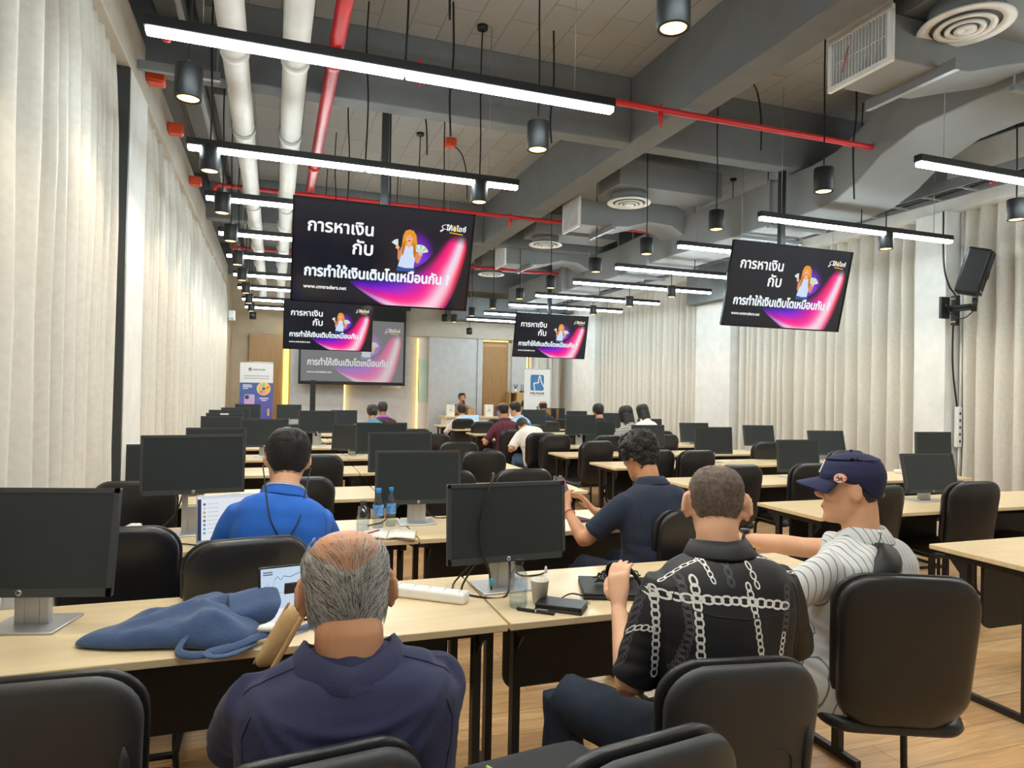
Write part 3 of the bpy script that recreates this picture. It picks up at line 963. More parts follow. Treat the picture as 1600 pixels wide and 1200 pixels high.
    el(.6245, .282, .003, .004, (60, 40, 36), .0016); el(.6415, .284, .003, .004, (60, 40, 36), .0016); el(.633, .317, .006, .007, (150, 30, 40), .0016)
    # logo: magnifying glass and word
    n = 28
    for rr, c, z in ((.026, (240, 240, 240), .0006), (.0205, (16, 18, 26), .0008)): el(.842, .145, rr, rr, c, z)
    poly([(.823, .165), (.829, .178), (.812, .20), (.806, .188)], (240, 240, 240), .0007)
    W = C((250, 250, 250)); put_ = lambda a, b, z: put(a / SW + .5, .5 - b / SH, z)
    def line(t, u0, u1, v, c, bold, hs=1.0, z=.0018): text_fit(g, t, (u0 - .5) * SW, (u1 - .5) * SW, (.5 - v) * SH, z, c, bold, hs, put_)
    line('โค้ชไอซ์', .845, .962, .178, W, .0016)
    poly([(.886, .135), (.892, .12), (.898, .135), (.906, .14), (.899, .155), (.904, .185), (.896, .17), (.888, .187), (.89, .155), (.882, .145)], (250, 200, 20), .0020)
    poly([(.865, .192), (.945, .205), (.945, .214), (.865, .202)], (245, 190, 30), .0019)
    line('การหาเงิน', .073, .425, .305, W, .0035)
    line('กับ', .318, .428, .50, W, .0035)
    line('การทำให้เงินเติบโตเหมือนกัน ?', .062, .885, .745, C((236, 246, 250)), .0045, 1.15)
    line('www.cmtraders.net', .058, .292, .87, W, .0012)
    return g


def build_screens():
    me = slide_geo().mesh('slide', [MT['slide']], False)
    proto = empty('television')
    g = G().box(-.725, .725, -.001, .03, -.41, .41, 0)
    g.build('housing', 'blackglossy', proto, bevel=.004)
    rim = G()
    for b in ((-.73, -.716, -.41, .41), (.716, .73, -.41, .41)): rim.box(b[0], b[1], -.008, .0, b[2], b[3])
    for z0, z1 in ((-.412, -.401), (.401, .412)): rim.box(-.73, .73, -.008, .0, z0, z1)
    rim.build('bezel', 'blackglossy', proto)
    back = G().box(-.4, .4, .03, .06, -.25, .2)
    back.build('rear_cover', 'monitor', proto, bevel=.01)
    s_ = mobj(me, 'slide', proto); s_.location = (0, -.0025, 0)
    arm = G().box(-.1, .1, .06, .075, -.1, .1)
    arm.build('mount_plate', 'blackmetal', proto, bevel=.003)
    spots = [(.84, 5.6, 2.6, 'large television hung at left front, showing the Thai slide'), (4.83, 5.48, 2.6, 'television hung at right front before the cream curtains, showing the Thai slide'), (.86, 11.85, 2.55, 'far television at left, half hidden below the large left one'), (4.86, 11.7, 2.55, 'far television at right above the white banner, showing the Thai slide')]
    for i, (x, y, z, lab) in enumerate(spots):
        o = place(proto, i == 0, (x, y, z), 0, lab, 'television', 'ceiling-hung televisions')
        o.rotation_euler = (radians((17, 13, 8, 12)[i]), 0, 0)
    for i, (x, y, z, lab) in enumerate(spots):
        # pole is a rigid part of the hanging set: added in the television's own tilted frame
        o = [q for q in SC.objects if q.type == 'EMPTY' and q.get('label') == lab][0]
        Mi = Matrix.Rotation(-o.rotation_euler.x, 4, 'X')
        P = lambda a: Mi @ V(a)
        p = G()
        p.box(-.028, .028, .085, .141, -.1, ZC - z, 0, Mi)
        p.box(-.05, .05, .06, .15, -.08, .08, 0, Mi)
        p.box(-.09, .09, .04, .19, ZC - z - .012, ZC - z, 0, Mi)
        p.build('ceiling_pole', 'blackmetal', o, bevel=.003)
        c = G().tube([P((.04, .12, ZC - z)), P((.045, .13, .9)), P((.05, .12, .5)), P((.02, .09, .1))], .008, 6)
        c.build('signal_cable', 'cable', o)
    # projection screen
    p = empty('projection_screen', (1.73, 16.05, 0)); tag(p, 'wide projection screen on the far wall, slide washed out by the room light', 'projection screen')
    W, zb, zt = 2.42, 1.6, 3.12
    g = G().box(-W / 2, W / 2, 0, .01, zb, zt + .25)
    g.build('fabric', 'blackpanel', p)
    k = (W - .1) / SW
    me2 = slide_geo((.55, (232, 228, 220))).mesh('projected_slide', [MT['slide_proj']], False)  # wash of room light is mixed into the slide colours as pale grey
    s_ = mobj(me2, 'projected_slide', p); s_.scale = (k, 1, k * (zt - zb - .09) / (SH * k)); s_.location = (0, -.004, (zb + zt) / 2 + .01)
    G().box(-W / 2 - .1, W / 2 + .1, -.06, .08, zt + .25, zt + .4).build('case', 'blackmetal', p, bevel=.01)
    G().tube([(-1.1, .01, zt + .38), (-1.1, .01, ZC)], .008, 6).tube([(1.1, .01, zt + .38), (1.1, .01, ZC)], .008, 6).build('hanger_rods', 'steel', p)
    G().tube([(-W / 2, 0, zb), (W / 2, 0, zb)], .018, 10).build('weight_bar', 'blackmetal', p)
    tag(G().box(2.44, 2.90, 16.40, 16.48, 1.52, 1.59).build('sound_bar', 'white_plastic', bevel=.01), 'white bar fixed to the wall just below the projection screen', 'sound bar')
    pr = empty('projector', (2.4, 13.2, 3.34)); tag(pr, 'white ceiling projector hanging right of the far left television', 'projector')
    G().box(-.16, .16, -.14, .14, -.055, .055).build('body', 'white_plastic', pr, bevel=.02)
    G().tube([(.06, .13, 0), (.06, .17, 0)], .04, 16).build('lens', 'blackglossy', pr)
    G().tube([(0, 0, .05), (0, 0, ZC - 3.34)], .02, 10).build('pole', 'white_plastic', pr)
    st = empty('post_stand', (.79, 15.0, 0)); tag(st, 'black upright post standing in front of the projection screen left end', 'stand')
    G().box(-.055, .055, -.04, .04, .02, 1.66).build('post', 'blackmetal', st, bevel=.006)
    G().box(-.22, .22, -.2, .2, 0, .025).build('base', 'blackmetal', st, bevel=.006)


# ------------------------------------------------------------------ furniture
DW, DD, DH = 1.6, .6, .75
def desk_proto():
    r = empty('desk')
    G().box(-DW / 2 + .002, DW / 2 - .002, -DD / 2, DD / 2, DH - .025, DH).build('tabletop', 'birch', r, bevel=.003)
    pts = [(x, z) for x, z in rrect(DW - .22, .34, .05, 5)]
    G().prism([V((x, .08, .53 + z)) for x, z in pts], 0, (0, .016, 0)).build('modesty_panel', 'blackpanel', r)
    g = G().box(-DW / 2 + .06, DW / 2 - .06, -.2, -.16, DH - .07, DH - .026).box(-DW / 2 + .06, DW / 2 - .06, .16, .2, DH - .07, DH - .026)
    g.build('crossbar', 'blackmetal', r)
    for sx in (-1, 1):
        x = sx * (DW / 2 - .07)
        f = G()
        for y in (-.16, .15): f.box(x - .014, x + .014, y - .02, y + .02, .03, DH - .06)
        f.box(x - .014, x + .014, -.27, .27, .006, .034)
        f.box(x - .016, x + .016, -.25, .25, DH - .065, DH - .026)
        for y, s_ in ((-.16, -1), (.15, 1)):
            f.prism([V((x - .004, y, DH - .16)), V((x - .004, y, DH - .06)), V((x - .004, y + s_ * .09, DH - .06))], 0, (.008, 0, 0))
        f.build('end_frame', 'blackmetal', r)
    return r


LROW = [2.12, 3.44, 4.80, 6.22, 7.5, 8.86, 9.9, 11.2, 12.5, 13.8]
RROW = [2.07, 3.43, 4.80, 6.18, 7.37, 8.60, 9.93, 11.27, 12.66, 13.9]
def build_desks():
    proto = desk_proto(); first = True
    for side, rows, xs in (('left', LROW, (-.05, 1.555)), ('right', RROW, (4.1, 5.705))):
        for i, y in enumerate(rows):
            for j, x in enumerate(xs):
                if side == 'left': x += (0, -.03, -.02, .0, .03, 0, .02, 0, 0, 0)[i]
                half = (('curtain', 'aisle') if side == 'left' else ('aisle', 'curtain'))[j]
                lab = 'birch-topped desk in the %s block, %s row from near, on the %s side' % (side, ORD[i], half)
                place(proto, first, (x, y + DD / 2, 0), 0, lab, 'desk', 'birch training desks'); first = False


def chair_proto(ribbed):
    r = empty('office_chair')
    W = .40 if ribbed else .44
    # rows: back panel in (u = x, v = z), wrapped and reclined
    def back(u, v, t):
        z = v; y = -.225 - (z - .5) * .13 + .05 * (u / .22) ** 2 * .6
        y += -.03 * max(0, (.55 - z) / .1) * -1 if z < .55 else 0
        return V((u, y + t, z))
    hb = .50
    tp = lambda y: 1 - .14 * max(0, -y / .25) ** 1.6
    o1 = [(x * tp(y), y + .70) for x, y in rrect(W, hb + .02, .11, 7)]
    o2 = [(x * tp(y), y + .718) for x, y in rrect(W + .014, hb - .015, .11, 7)]
    puff(o1, .012, .03, lambda u, v, t: back(u, v, t) + V((0, -.018, 0)), 4).build('back_shell', 'shell' if ribbed else 'leather', r)
    puff(o2, .055, .012, lambda u, v, t: back(u, v, t) + V((0, .012, 0)), 3).build('back_pad', 'leather', r)
    if ribbed:
        g = G()
        for k in range(4):
            x = -.075 + k * .05
            pts = [back(x, z, -.048) for z in [.52 + .02 * j for j in range(10)]]
            g.tube(pts, [.003] + [.0065] * 8 + [.003], 8)
        pts = [back(a, b, -.0475) for a, b in [(q[0], q[1] + .62) for q in rrect(.24, .27, .03, 4)]]
        g.tube(pts, .004, 6, closed=True)
        for sx in (-1, 1):
            pts = [back(sx * .165, z, -.044) for z in [.56 + .03 * j for j in range(9)]]
            g.tube(pts, [.004] + [.012] * 7 + [.004], 8)
        g.build('ribs', 'shell', r)
    so = rrect(.47, .46, .09, 6)
    puff(so, .045, .025, lambda u, v, t: V((u, v + .01, .445 + t + .012 * (v / .23) ** 3)), 3.2).build('seat', 'leather', r)
    for sx in (-1, 1):
        x = sx * .2
        pts = [(sx * .13, -.2, .6), (sx * .14, -.19, .47), (sx * .18, -.12, .415), (sx * .19, .12, .412), (x, .18, .40), (x + sx * .01, .2, .34), (x + sx * .015, .2, .08), (x + sx * .015, .17, .02), (x + sx * .015, .1, .013), (x + sx * .015, -.2, .013)]
        G().tube(pts, .0125, 10).build('side_frame', 'blackmetal', r)
    G().tube([(-.215, -.2, .013), (.215, -.2, .013)], .0125, 10).build('floor_bar', 'blackmetal', r)
    return r


def build_chairs():
    rib, smo = chair_proto(True), chair_proto(False)
    used = {0: True, 1: True}
    # x, y of the back's top rear, turn (deg, positive = to the left), ribbed, label
    L = [
        (-.43, 1.59, -3, 1, 'empty chair with ribbed plastic back at near left corner by the desk'),
        (.085, 1.125, 7, 1, 'chair the grey-haired man in navy polo sits on'),
        (.64, 1.00, 8, 1, 'nearest ribbed chair with a black bag on its seat'),
        (1.01, 1.25, -10, 1, 'ribbed-back chair the man in chain-print shirt sits on'),
        (1.915, 1.60, -24, 0, 'large smooth-backed chair the man in the cap sits on'),
        (-.56, 2.98, 0, 0, 'black chair behind the nearest left monitor, second row'),
        (-.07, 2.66, 8, 0, 'black chair the man in blue polo sits on'),
        (1.99, 2.85, 4, 0, 'black chair behind the man in dark navy shirt with curly hair'),
        (-.74, 4.38, 0, 0, 'black chair by left curtain, third row, behind a monitor'),
        (.16, 4.40, 0, 0, 'black chair in third left row just right of the blue polo man'),
        (1.72, 4.56, 0, 0, 'black chair in third left row directly above the monitor with looped cable'),
        (1.14, 4.56, 0, 0, 'black chair in third left row half hidden by the desk monitor'),
        (.35, 5.83, 0, 0, 'black chair in fourth left row, right of the blue polo man head'),
        (1.84, 5.94, 3, 0, 'black chair in fourth left row at its aisle end'),
        (1.9, 7.05, 0, 0, 'black chair in fifth left row at its aisle end'),
        (1.92, 8.35, 0, 0, 'black chair in sixth left row at its aisle end'),
        (1.9, 9.4, 0, 0, 'black chair in seventh left row at its aisle end'),
        (.33, 10.7, 0, 0, 'black chair far back in left block, below the yellow LED strip'),
        (.35, 9.4, 0, 0, 'black chair in seventh left row behind two big monitors'),
        (1.35, 10.75, 0, 0, 'chair the person in teal blouse sits on'),
        (1.75, 12.0, 0, 0, 'chair the person in maroon with lilac collar sits on'),
        (4.55, 3.32, -4, 0, 'large black chair at right in second row, right of the cap'),
        (3.70, 3.30, 8, 0, 'black chair in second right row just behind the navy cap'),
        (5.42, 3.32, 0, 0, 'black chair cut by the right edge of the picture, second row'),
        (4.30, 4.52, 0, 0, 'black chair in third right row above the cap brim'),
        (3.56, 4.53, 0, 0, 'black chair in third right row beside the shaved head'),
        (5.50, 4.42, -5, 0, 'black chair in third right row behind the monitor by the pillar'),
        (5.72, 5.56, -6, 0, 'black chair in fourth right row in front of the curtain'),
        (4.04, 5.80, 4, 0, 'black chair in fourth right row above the shaved head'),
        (3.62, 5.90, 0, 0, 'black chair in fourth right row just right of the curly hair'),
        (3.55, 7.05, 6, 0, 'black chair in fifth right row at the aisle, left of curly hair'),
        (4.13, 7.15, 0, 0, 'black chair in fifth right row hidden behind curly hair'),
        (3.50, 8.15, 6, 0, 'black chair in sixth right row at the aisle'),
        (4.16, 7.95, 0, 0, 'black chair in sixth right row, second from the aisle'),
        (5.70, 6.72, -8, 0, 'black chair in fifth right row beside a tilted monitor'),
        (5.10, 8.10, 0, 0, 'black chair in sixth right row right of the curly hair, by two monitors'),
        (3.45, 8.52, 4, 0, 'chair the man bent forward in white shirt sits on'),
        (4.25, 9.05, 0, 0, 'black chair in seventh right row, second from the aisle'),
        (3.56, 11.6, 0, 0, 'empty black chair far back in right block left of the maroon shirt'),
        (3.52, 12.8, 0, 0, 'chair of the person with open laptop near the speaker table'),
        (4.25, 12.85, 0, 0, 'black chair far back right in front of the speaker table'),
        (4.94, 11.85, 0, 0, 'black chair far back right of the bent white shirt'),
        (5.52, 12.85, 0, 0, 'black chair far back below the turned yellow screen'),
        (5.5, 8.85, 0, 0, 'black chair in seventh right row toward the curtain'),
        (3.3, 9.2, 4, 0, 'chair the man in maroon shirt sits on'),
        (4.05, 10.55, 0, 0, 'chair the person in pale blue shirt sits on'),
    ]
    for (x, y, dg, rb, lab) in L:
        a = radians(dg)
        # recline puts the back's top 0.29 m behind the seat centre
        off = .29
        fx, fy = -sin(a), cos(a)
        place(rib if rb else smo, used[rb], (x + off * fx, y + off * fy, 0), a, lab, 'chair', 'black office chairs', (.93, .97, .962) if rb else None); used[rb] = False
    cp = empty('office_chair', (4.27, 16.02, 0), pi)
    bpy.data.objects.remove(cp)
    o = copy_tree(smo); o.location = (4.33, 15.95, 0); o.rotation_euler = (0, 0, pi); tag(o, 'black chair behind the speaker table, turned toward the room', 'chair', 'black office chairs')
    o.scale = (1.1, 1.1, 1.2)


def monitor_proto():
    r = empty('monitor')
    w, h = .485, .30
    g = G().box(-w / 2, w / 2, 0, .022, -h / 2, h / 2).box(-w * .3, w * .3, .022, .05, -h * .32, h * .3)
    g.build('housing', 'monitor', r, bevel=.005)
    rim = G()
    b = .014
    for x0, x1, z0, z1 in ((-w / 2, -w / 2 + b, -h / 2, h / 2), (w / 2 - b, w / 2, -h / 2, h / 2), (-w / 2, w / 2, h / 2 - b, h / 2), (-w / 2, w / 2, -h / 2, -h / 2 + .024)):
        rim.box(x0, x1, -.004, .001, z0, z1)
    rim.build('bezel', 'monitor', r)
    G().box(-w / 2 + b, w / 2 - b, -.0012, -.0002, -h / 2 + .024, h / 2 - b).build('screen', 'screen_off', r)
    lg = G().lathe([(.0001, .0004), (.0085, .0004), (.0085, 0), (.0001, 0)], 20)
    o = lg.build('badge', 'silver', r); o.rotation_euler = (radians(90), 0, 0); o.location = (0, -.0045, -h / 2 + .012)
    return r, w, h


MON = {}
def build_monitors():
    r, w, h = monitor_proto()
    # x, desk row y (screen), top height, turn, tilt back, width factor, label
    L = [
        (-.70, 2.52, 1.19, -14, 8, 1.1, 'large dark monitor at left edge of the near desk, beside blue cloth bag'),
        (-.38, 3.86, 1.262, 6, 3, 1.0, 'monitor raised on its stand left of the man in blue polo'),
        (.79, 3.86, 1.168, -2, 3, 1.0, 'monitor on second row desk right of three water bottles'),
        (.86, 2.52, 1.165, 3, 4, 1.0, 'monitor with a black cable looped over it on the near desk'),
        (-.47, 6.62, 1.14, 0, 3, 1.02, 'monitor directly behind the raised one, only its top showing'),
        (-.74, 5.2, 1.11, 4, 3, 1.0, 'monitor beside the left curtain, third row, left of the raised one'),
        (-.60, 9.26, 1.13, 0, 3, 1.0, 'monitor by left curtain, left of the very wide dark screen'),
        (-.08, 7.9, 1.16, 0, 3, 1.02, 'dark monitor just left of the blue polo man head'),
        (-.63, 10.3, 1.13, 0, 3, 1.0, 'monitor in stepped line by left curtain, with white sticker on top'),
        (-.70, 11.6, 1.13, 0, 3, 1.0, 'monitor in stepped line by left curtain, third from far'),
        (-.62, 12.9, 1.13, 6, 3, .98, 'greyer monitor in stepped line by left curtain, second from far'),
        (-.46, 14.2, 1.16, 0, 3, .96, 'farthest monitor by left curtain, before the purple banner'),
        (.30, 14.2, 1.16, 0, 3, .97, 'monitor before the yellow LED strip at the far left'),
        (.55, 9.26, 1.21, 2, 3, .98, 'black monitor on white stand in front of the upright post'),
        (1.24, 12.9, 1.10, 0, 3, .98, 'far monitor left of the couple seated before the screen'),
        (.86, 7.9, 1.10, -42, 3, 1.0, 'turned monitor with brownish reflection behind two dark ones'),
        (.99, 6.6, 1.19, -2, 3, 1.0, 'dark monitor left block, fourth row, overlapping the brownish one'),
        (.92, 5.2, 1.188, 2, 3, 1.0, 'dark monitor left block, third row, right behind the second row one'),
        (4.52, 11.67, 1.18, 0, 3, .98, 'monitor in front of the bent man in white shirt'),
        (4.21, 9.0, 1.19, 0, 3, 1.0, 'greyish monitor right of the bent man, with dark smudge reflection'),
        (6.0, 13.0, 1.12, 0, 3, .96, 'far monitor in right block below the white banner'),
        (4.53, 9.0, 1.10, 0, 6, 1.0, 'monitor left of the curly hair, on sixth right row'),
        (6.07, 11.67, 1.13, 0, 3, .98, 'monitor behind the dark-haired head before the curtain'),
        (6.15, 10.33, 1.08, 0, 3, .97, 'monitor between the two long-haired heads, right block'),
        (4.60, 7.77, 1.11, 2, 6, 1.0, 'monitor just right behind curly hair, right block'),
        (6.15, 9.0, 1.08, -6, 12, 1.0, 'monitor tilted back before white pillar in the right block'),
        (4.74, 6.58, 1.15, 0, 4, 1.03, 'dark monitor over the shaved head, right block'),
        (6.35, 7.77, 1.11, -8, 12, .95, 'tilted monitor on fifth right row before the curtain'),
        (4.69, 5.2, 1.11, 0, 5, 1.0, 'monitor on third right row between shaved head and cap'),
        (6.38, 6.58, 1.11, -8, 14, 1.0, 'tilted monitor on fourth right row with cup beside it'),
        (6.42, 5.2, 1.18, -4, 2, .93, 'small upright monitor on third right row at white pillar foot'),
        (4.67, 3.82, 1.11, -5, 13, .98, 'tilted monitor on second right row beside the large chair'),
    ]
    for i, (x, y, zt, dg, tl, k, lab) in enumerate(L):
        o = empty('monitor', (x, y, DH), radians(dg)); tag(o, lab, 'monitor', 'desk monitors')
        hh = h * k
        zc = zt - DH - hh / 2
        hold = {}
        for ch in list(r.children):
            c = ch.copy(); COL.objects.link(c); c.parent = o
            M_ = Matrix.Translation((0, -.05, zc)) @ Matrix.Rotation(radians(-tl) * 1, 4, 'X') @ Matrix.Diagonal((k, 1, k, 1)) @ ch.matrix_basis
            c.matrix_basis = M_
        # stand sized to the height
        n = G()
        cw = .052
        ztop = zc + .04
        n.box(-cw, -.022, -.006, .016, .006, ztop).box(.022, cw, -.006, .016, .006, ztop).box(-.022, .022, -.006, .016, .006, max(.03, ztop * .35)).box(-.022, .022, -.006, .016, max(.05, ztop * .35 + .05), ztop)
        n.build('stand_neck', 'silver', o, bevel=.002)
        G().box(-.105, .105, -.085, .1, 0, .008).build('stand_base', 'silver', o, bevel=.003)
        if i in (1, 3, 2, 13, 30):
            c = G().tube([(.03, .03, zc), (.05, .08, .1), (.12, .12, .01), (.2, .1, .006), (.26, .14, .006)], .004, 6)
            c.tube([(-.02, .03, zc), (-.07, .07, .12), (-.16, .1, .012), (-.2, .02, .006), (-.28, -.05, .006)], .004, 6)
            c.build('cables', 'cable', o)
        if i in (0, 1, 2, 3, 31):
            g = G()
            text_fit(g, 'hp', -.0052, .0052, -.003, 0, None, .0004, 1.0, lambda a, b, z: V((a + b * .25, -.0054, b)))
            t = g.build('badge_letters', 'blackmetal', o, recalc=False)
            t.matrix_basis = Matrix.Translation((0, -.05, zc)) @ Matrix.Rotation(radians(-tl), 4, 'X') @ Matrix.Diagonal((k, 1, k, 1)) @ Matrix.Translation((0, 0, -h / 2 + .013))
        if i == 8:
            s_ = G().box(-.06, .05, -.057, -.0555, zc + h / 2 - .024, zc + h / 2 - .004); s_.build('sticker', 'white_plastic', o)
        if i == 3:
            c = G().tube([(-.02, .03, zc - .02), (-.03, .06, zc + .1), (-.04, .03, zc + h / 2 + .02), (-.06, -.04, zc + h / 2 + .025), (-.1, -.068, zc + h / 2 - .06), (-.125, -.07, zc), (-.115, -.072, zc - .1), (-.085, -.075, zc - .17), (-.075, -.08, .02)], .0042, 8)
            c.build('looped_cable', 'cable', o)
            G().lathe([(.002, -.014), (.007, -.012), (.007, .012), (.002, .014)], 10, (-.075, -.082, .05)).build('cable_plug', 'tealblue', o)
            c = G().tube([(-.02, .03, .16), (-.1, .03, .09), (-.17, -.01, .01), (-.13, -.1, .005), (-.03, -.12, .005), (.01, -.05, .1), (.02, .02, .18)], .0042, 8)
            c.build('power_cable', 'cable', o)
        MON[i] = (o, zc)
    for ch in list(r.children): bpy.data.objects.remove(ch)
    bpy.data.objects.remove(r)


# ------------------------------------------------------------------ front of the room, wall things
def flat(g, pts, c, z, put, cc=None):
    n = len(pts); cx = sum(p[0] for p in pts) / n; cy = sum(p[1] for p in pts) / n
    g.add([put(cx, cy, z)] + [put(a, b, z) for a, b in pts], [(0, i + 1, (i + 1) % n + 1) for i in range(n)], 0, False, [cc or c] + [c] * n)


def circ(cx, cy, r, n=24, a0=0, a1=360): return [(cx + r * cos(radians(a0 + (a1 - a0) * k / n)), cy + r * sin(radians(a0 + (a1 - a0) * k / n))) for k in range(n + (0 if a1 - a0 >= 360 else 1))]


def rr(x0, x1, y0, y1, r): return [(a + (x0 + x1) / 2, b + (y0 + y1) / 2) for a, b in rrect(x1 - x0, y1 - y0, r, 5)]


def banner(loc, rz, w, h, lab, draw):
    b = empty('roll_up_banner', loc, rz); tag(b, lab, 'banner')
    G().box(-w / 2, w / 2, 0, .003, .06, h).build('banner_sheet', 'white_plastic', b)
    G().box(-w / 2 - .02, w / 2 + .02, -.06, .07, 0, .07).build('base', 'silver', b, bevel=.008)
    G().tube([(-w / 2, .001, h), (w / 2, .001, h)], .01, 8).build('top_rail', 'silver', b)
    G().tube([(0, .03, .05), (0, .02, h)], .009, 8).build('support_pole', 'steel', b)
    g = G(); draw(g, lambda x, z, l: V((x, -.001 - l, z)))
    g.build('print', 'prints', b, recalc=False)


def build_front():
    def right(g, put):
        W = .27
        flat(g, [(-.28, .07), (.28, .07), (.28, 1.99), (-.28, 1.99)], (232, 236, 238), 0, put)
        flat(g, rr(-.15, .15, 1.53, 1.87, .035), (54, 116, 178), .0004, put, (70, 134, 196))
        def path(P, w):
            for (a, b), (c, d) in zip(P, P[1:]):
                v_ = V((c - a, d - b)).normalized(); nx, ny = -v_.y * w, v_.x * w
                e = v_ * w * .8
                flat(g, [(a + nx - e.x, b + ny - e.y), (c + nx + e.x, d + ny + e.y), (c - nx + e.x, d - ny + e.y), (a - nx - e.x, b - ny - e.y)], (244, 246, 248), .0008, put)
        path([(-.055, 1.53), (-.075, 1.69), (.03, 1.70), (.035, 1.80), (.055, 1.85), (.075, 1.82), (.085, 1.74), (.145, 1.62)], .011)
        text_fit(g, 'WELTRADE', -.16, .16, 1.45, .0006, (56, 60, 70), .003, 1.0, put)
        flat(g, [(-.15, 1.415), (.15, 1.415), (.15, 1.425), (-.15, 1.425)], (170, 176, 182), .0006, put)
        text_fit(g, 'ST', .0, .1, 1.12, .0006, (40, 44, 50), .006, 1.0, put)
    banner((5.35, 13.6, 0), radians(-4), .58, 2.0, 'white roll-up banner with blue thumb logo standing at the right of the speaker table', right)

    def left(g, put):
        flat(g, [(-.32, .07), (.32, .07), (.32, 1.99), (-.32, 1.99)], (226, 228, 232), 0, put)
        flat(g, [(-.32, .07), (.32, .07), (.32, 1.58), (-.32, 1.58)], (96, 96, 178), .0004, put)
        flat(g, [(-.32, 1.3), (.32, 1.3), (.32, 1.58), (-.32, 1.58)], (72, 98, 164), .0006, put, (80, 98, 168))
        flat(g, rr(-.155, -.09, 1.82, 1.885, .012), (84, 92, 108), .0006, put)
        flat(g, [(-.135, 1.83), (-.13, 1.85), (-.11, 1.852), (-.108, 1.875), (-.1, 1.875), (-.1, 1.84)], (226, 228, 232), .0008, put)
        text_fit(g, 'WELTRADE', -.075, .16, 1.835, .0006, (84, 92, 108), .002, .9, put)
        rnd = random.Random(3)
        for z in (1.71, 1.66):
            x = -.24
            while x < .24:
                l = rnd.uniform(.012, .03)
                flat(g, [(x, z), (x + l, z), (x + l, z + .018), (x, z + .018)], (150, 156, 168), .0006, put); x += l + .006
        for k, (z, l) in enumerate(((1.52, .17), (1.485, .18), (1.45, .1))):
            flat(g, [(-.26, z), (-.26 + l, z), (-.26 + l, z + .02), (-.26, z + .02)], (216, 220, 236) if k < 2 else (220, 214, 170), .001, put)
        cols = [(236, 120, 90), (250, 200, 80), (150, 210, 90), (200, 170, 230), (250, 190, 90), (160, 220, 110), (240, 110, 110), (190, 160, 226), (246, 170, 80), (230, 200, 90)]
        flat(g, circ(.14, 1.46, .135, 32), (250, 206, 90), .0010, put)
        for k in range(10): flat(g, [(.14, 1.46)] + circ(.14, 1.46, .115, 5, 36 * k, 36 * k + 34), cols[k], .0012, put)
        flat(g, circ(.14, 1.46, .03, 16), (60, 90, 110), .0016, put)
        flat(g, rr(-.23, -.03, 1.14, 1.34, .03), (196, 176, 226), .0010, put)
        flat(g, rr(-.215, -.14, 1.245, 1.32, .02), (60, 50, 80), .0014, put)
        flat(g, rr(-.225, -.035, 1.06, 1.17, .03), (236, 150, 236), .0012, put)
        for z, a, b in ((1.25, .06, .24), (1.21, .10, .20)): flat(g, [(a, z), (b, z), (b, z + .022), (a, z + .022)], (232, 234, 246), .001, put)
        flat(g, rr(.22, .26, .9, 1.05, .01), (240, 190, 120), .001, put)
    banner((-.33, 14.9, 0), radians(3), .64, 2.0, 'white and violet roll-up banner with a colour wheel in the far left corner', left)

    # speaker table
    t = empty('speaker_table', (4.42, 15.45, 0)); tag(t, 'white fronted speaker table with pale wood top at the far end', 'table')
    G().box(-.72, .60, -.35, .35, .86, .90).build('tabletop', 'birch', t, bevel=.004)
    G().box(-.66, .56, -.3, -.27, .02, .86).build('front_panel', 'white_plastic', t, bevel=.003)
    for x in (-.66, .54): G().box(x, x + .02, -.27, .3, .02, .86).build('side_panel', 'white_plastic', t, bevel=.003)
    t = empty('side_counter', (5.5, 15.5, 0)); tag(t, 'lower white counter joined to the right of the speaker table', 'counter')
    G().box(-.44, .2, -.3, .3, .02, .86).build('cabinet_body', 'white_plastic', t, bevel=.004)
    G().box(-.445, .205, -.305, .305, .86, .885).build('counter_top', 'white_plastic', t, bevel=.004)
    def paperbox(x, y, z, w, h, lab):
        b = empty('paper_bag', (x, y, z)); tag(b, lab, 'paper bag', 'white paper bags on the table')
        G().prism([V((-w / 2, -.05, 0)), V((w / 2, -.05, 0)), V((w / 2, -.05, h)), V((-w / 2, -.05, h))], 0, (0, .1, 0)).build('bag', 'paper', b, bevel=.004)
        q = G(); put = lambda a, c, l: V((a, -.0525 - l, c))
        flat(q, circ(0, h * .55, .014, 12), (40, 60, 90), 0, put); flat(q, [(-.05, h * .42), (.05, h * .42), (.05, h * .45), (-.05, h * .45)], (190, 192, 200), 0, put)
        q.build('logo', 'prints', b, recalc=False)
    paperbox(3.87, 15.3, .90, .19, .27, 'white paper bag at left end of the speaker table')
    paperbox(4.80, 15.3, .90, .20, .28, 'white paper bag on speaker table right of the speaker')
    paperbox(5.40, 15.35, .885, .14, .2, 'smaller white paper bag on the white side counter')
    tag(G().box(4.31, 4.45, 15.3, 15.42, .90, 1.07).build('cardboard_box', 'kraft', bevel=.004), 'small brown cardboard box on speaker table before the speaker', 'box')
    m = empty('table_screen', (5.12, 15.35, .886)); tag(m, 'small lit screen with blue picture on the white side counter', 'monitor')
    G().box(-.15, .15, 0, .02, .02, .25).build('housing', 'monitor', m, bevel=.004)
    G().box(-.05, .05, -.04, .06, 0, .02).build('foot', 'monitor', m)
    g = G(); put = lambda x, z, l: V((x, -.001 - l, z))
    flat(g, [(-.145, .025), (.145, .025), (.145, .245), (-.145, .245)], (70, 84, 100), 0, put)
    rnd = random.Random(5)
    for k in range(9): 
        x = -.09 + k * .025; flat(g, [(x, .03), (x + .02, .03), (x + .02, .1 + .08 * rnd.random()), (x, .1 + .06 * rnd.random())], (70, 130, 220), .0005, put)
    flat(g, [(-.07, .2), (.06, .2), (.06, .215), (-.07, .215)], (190, 210, 230), .0005, put)
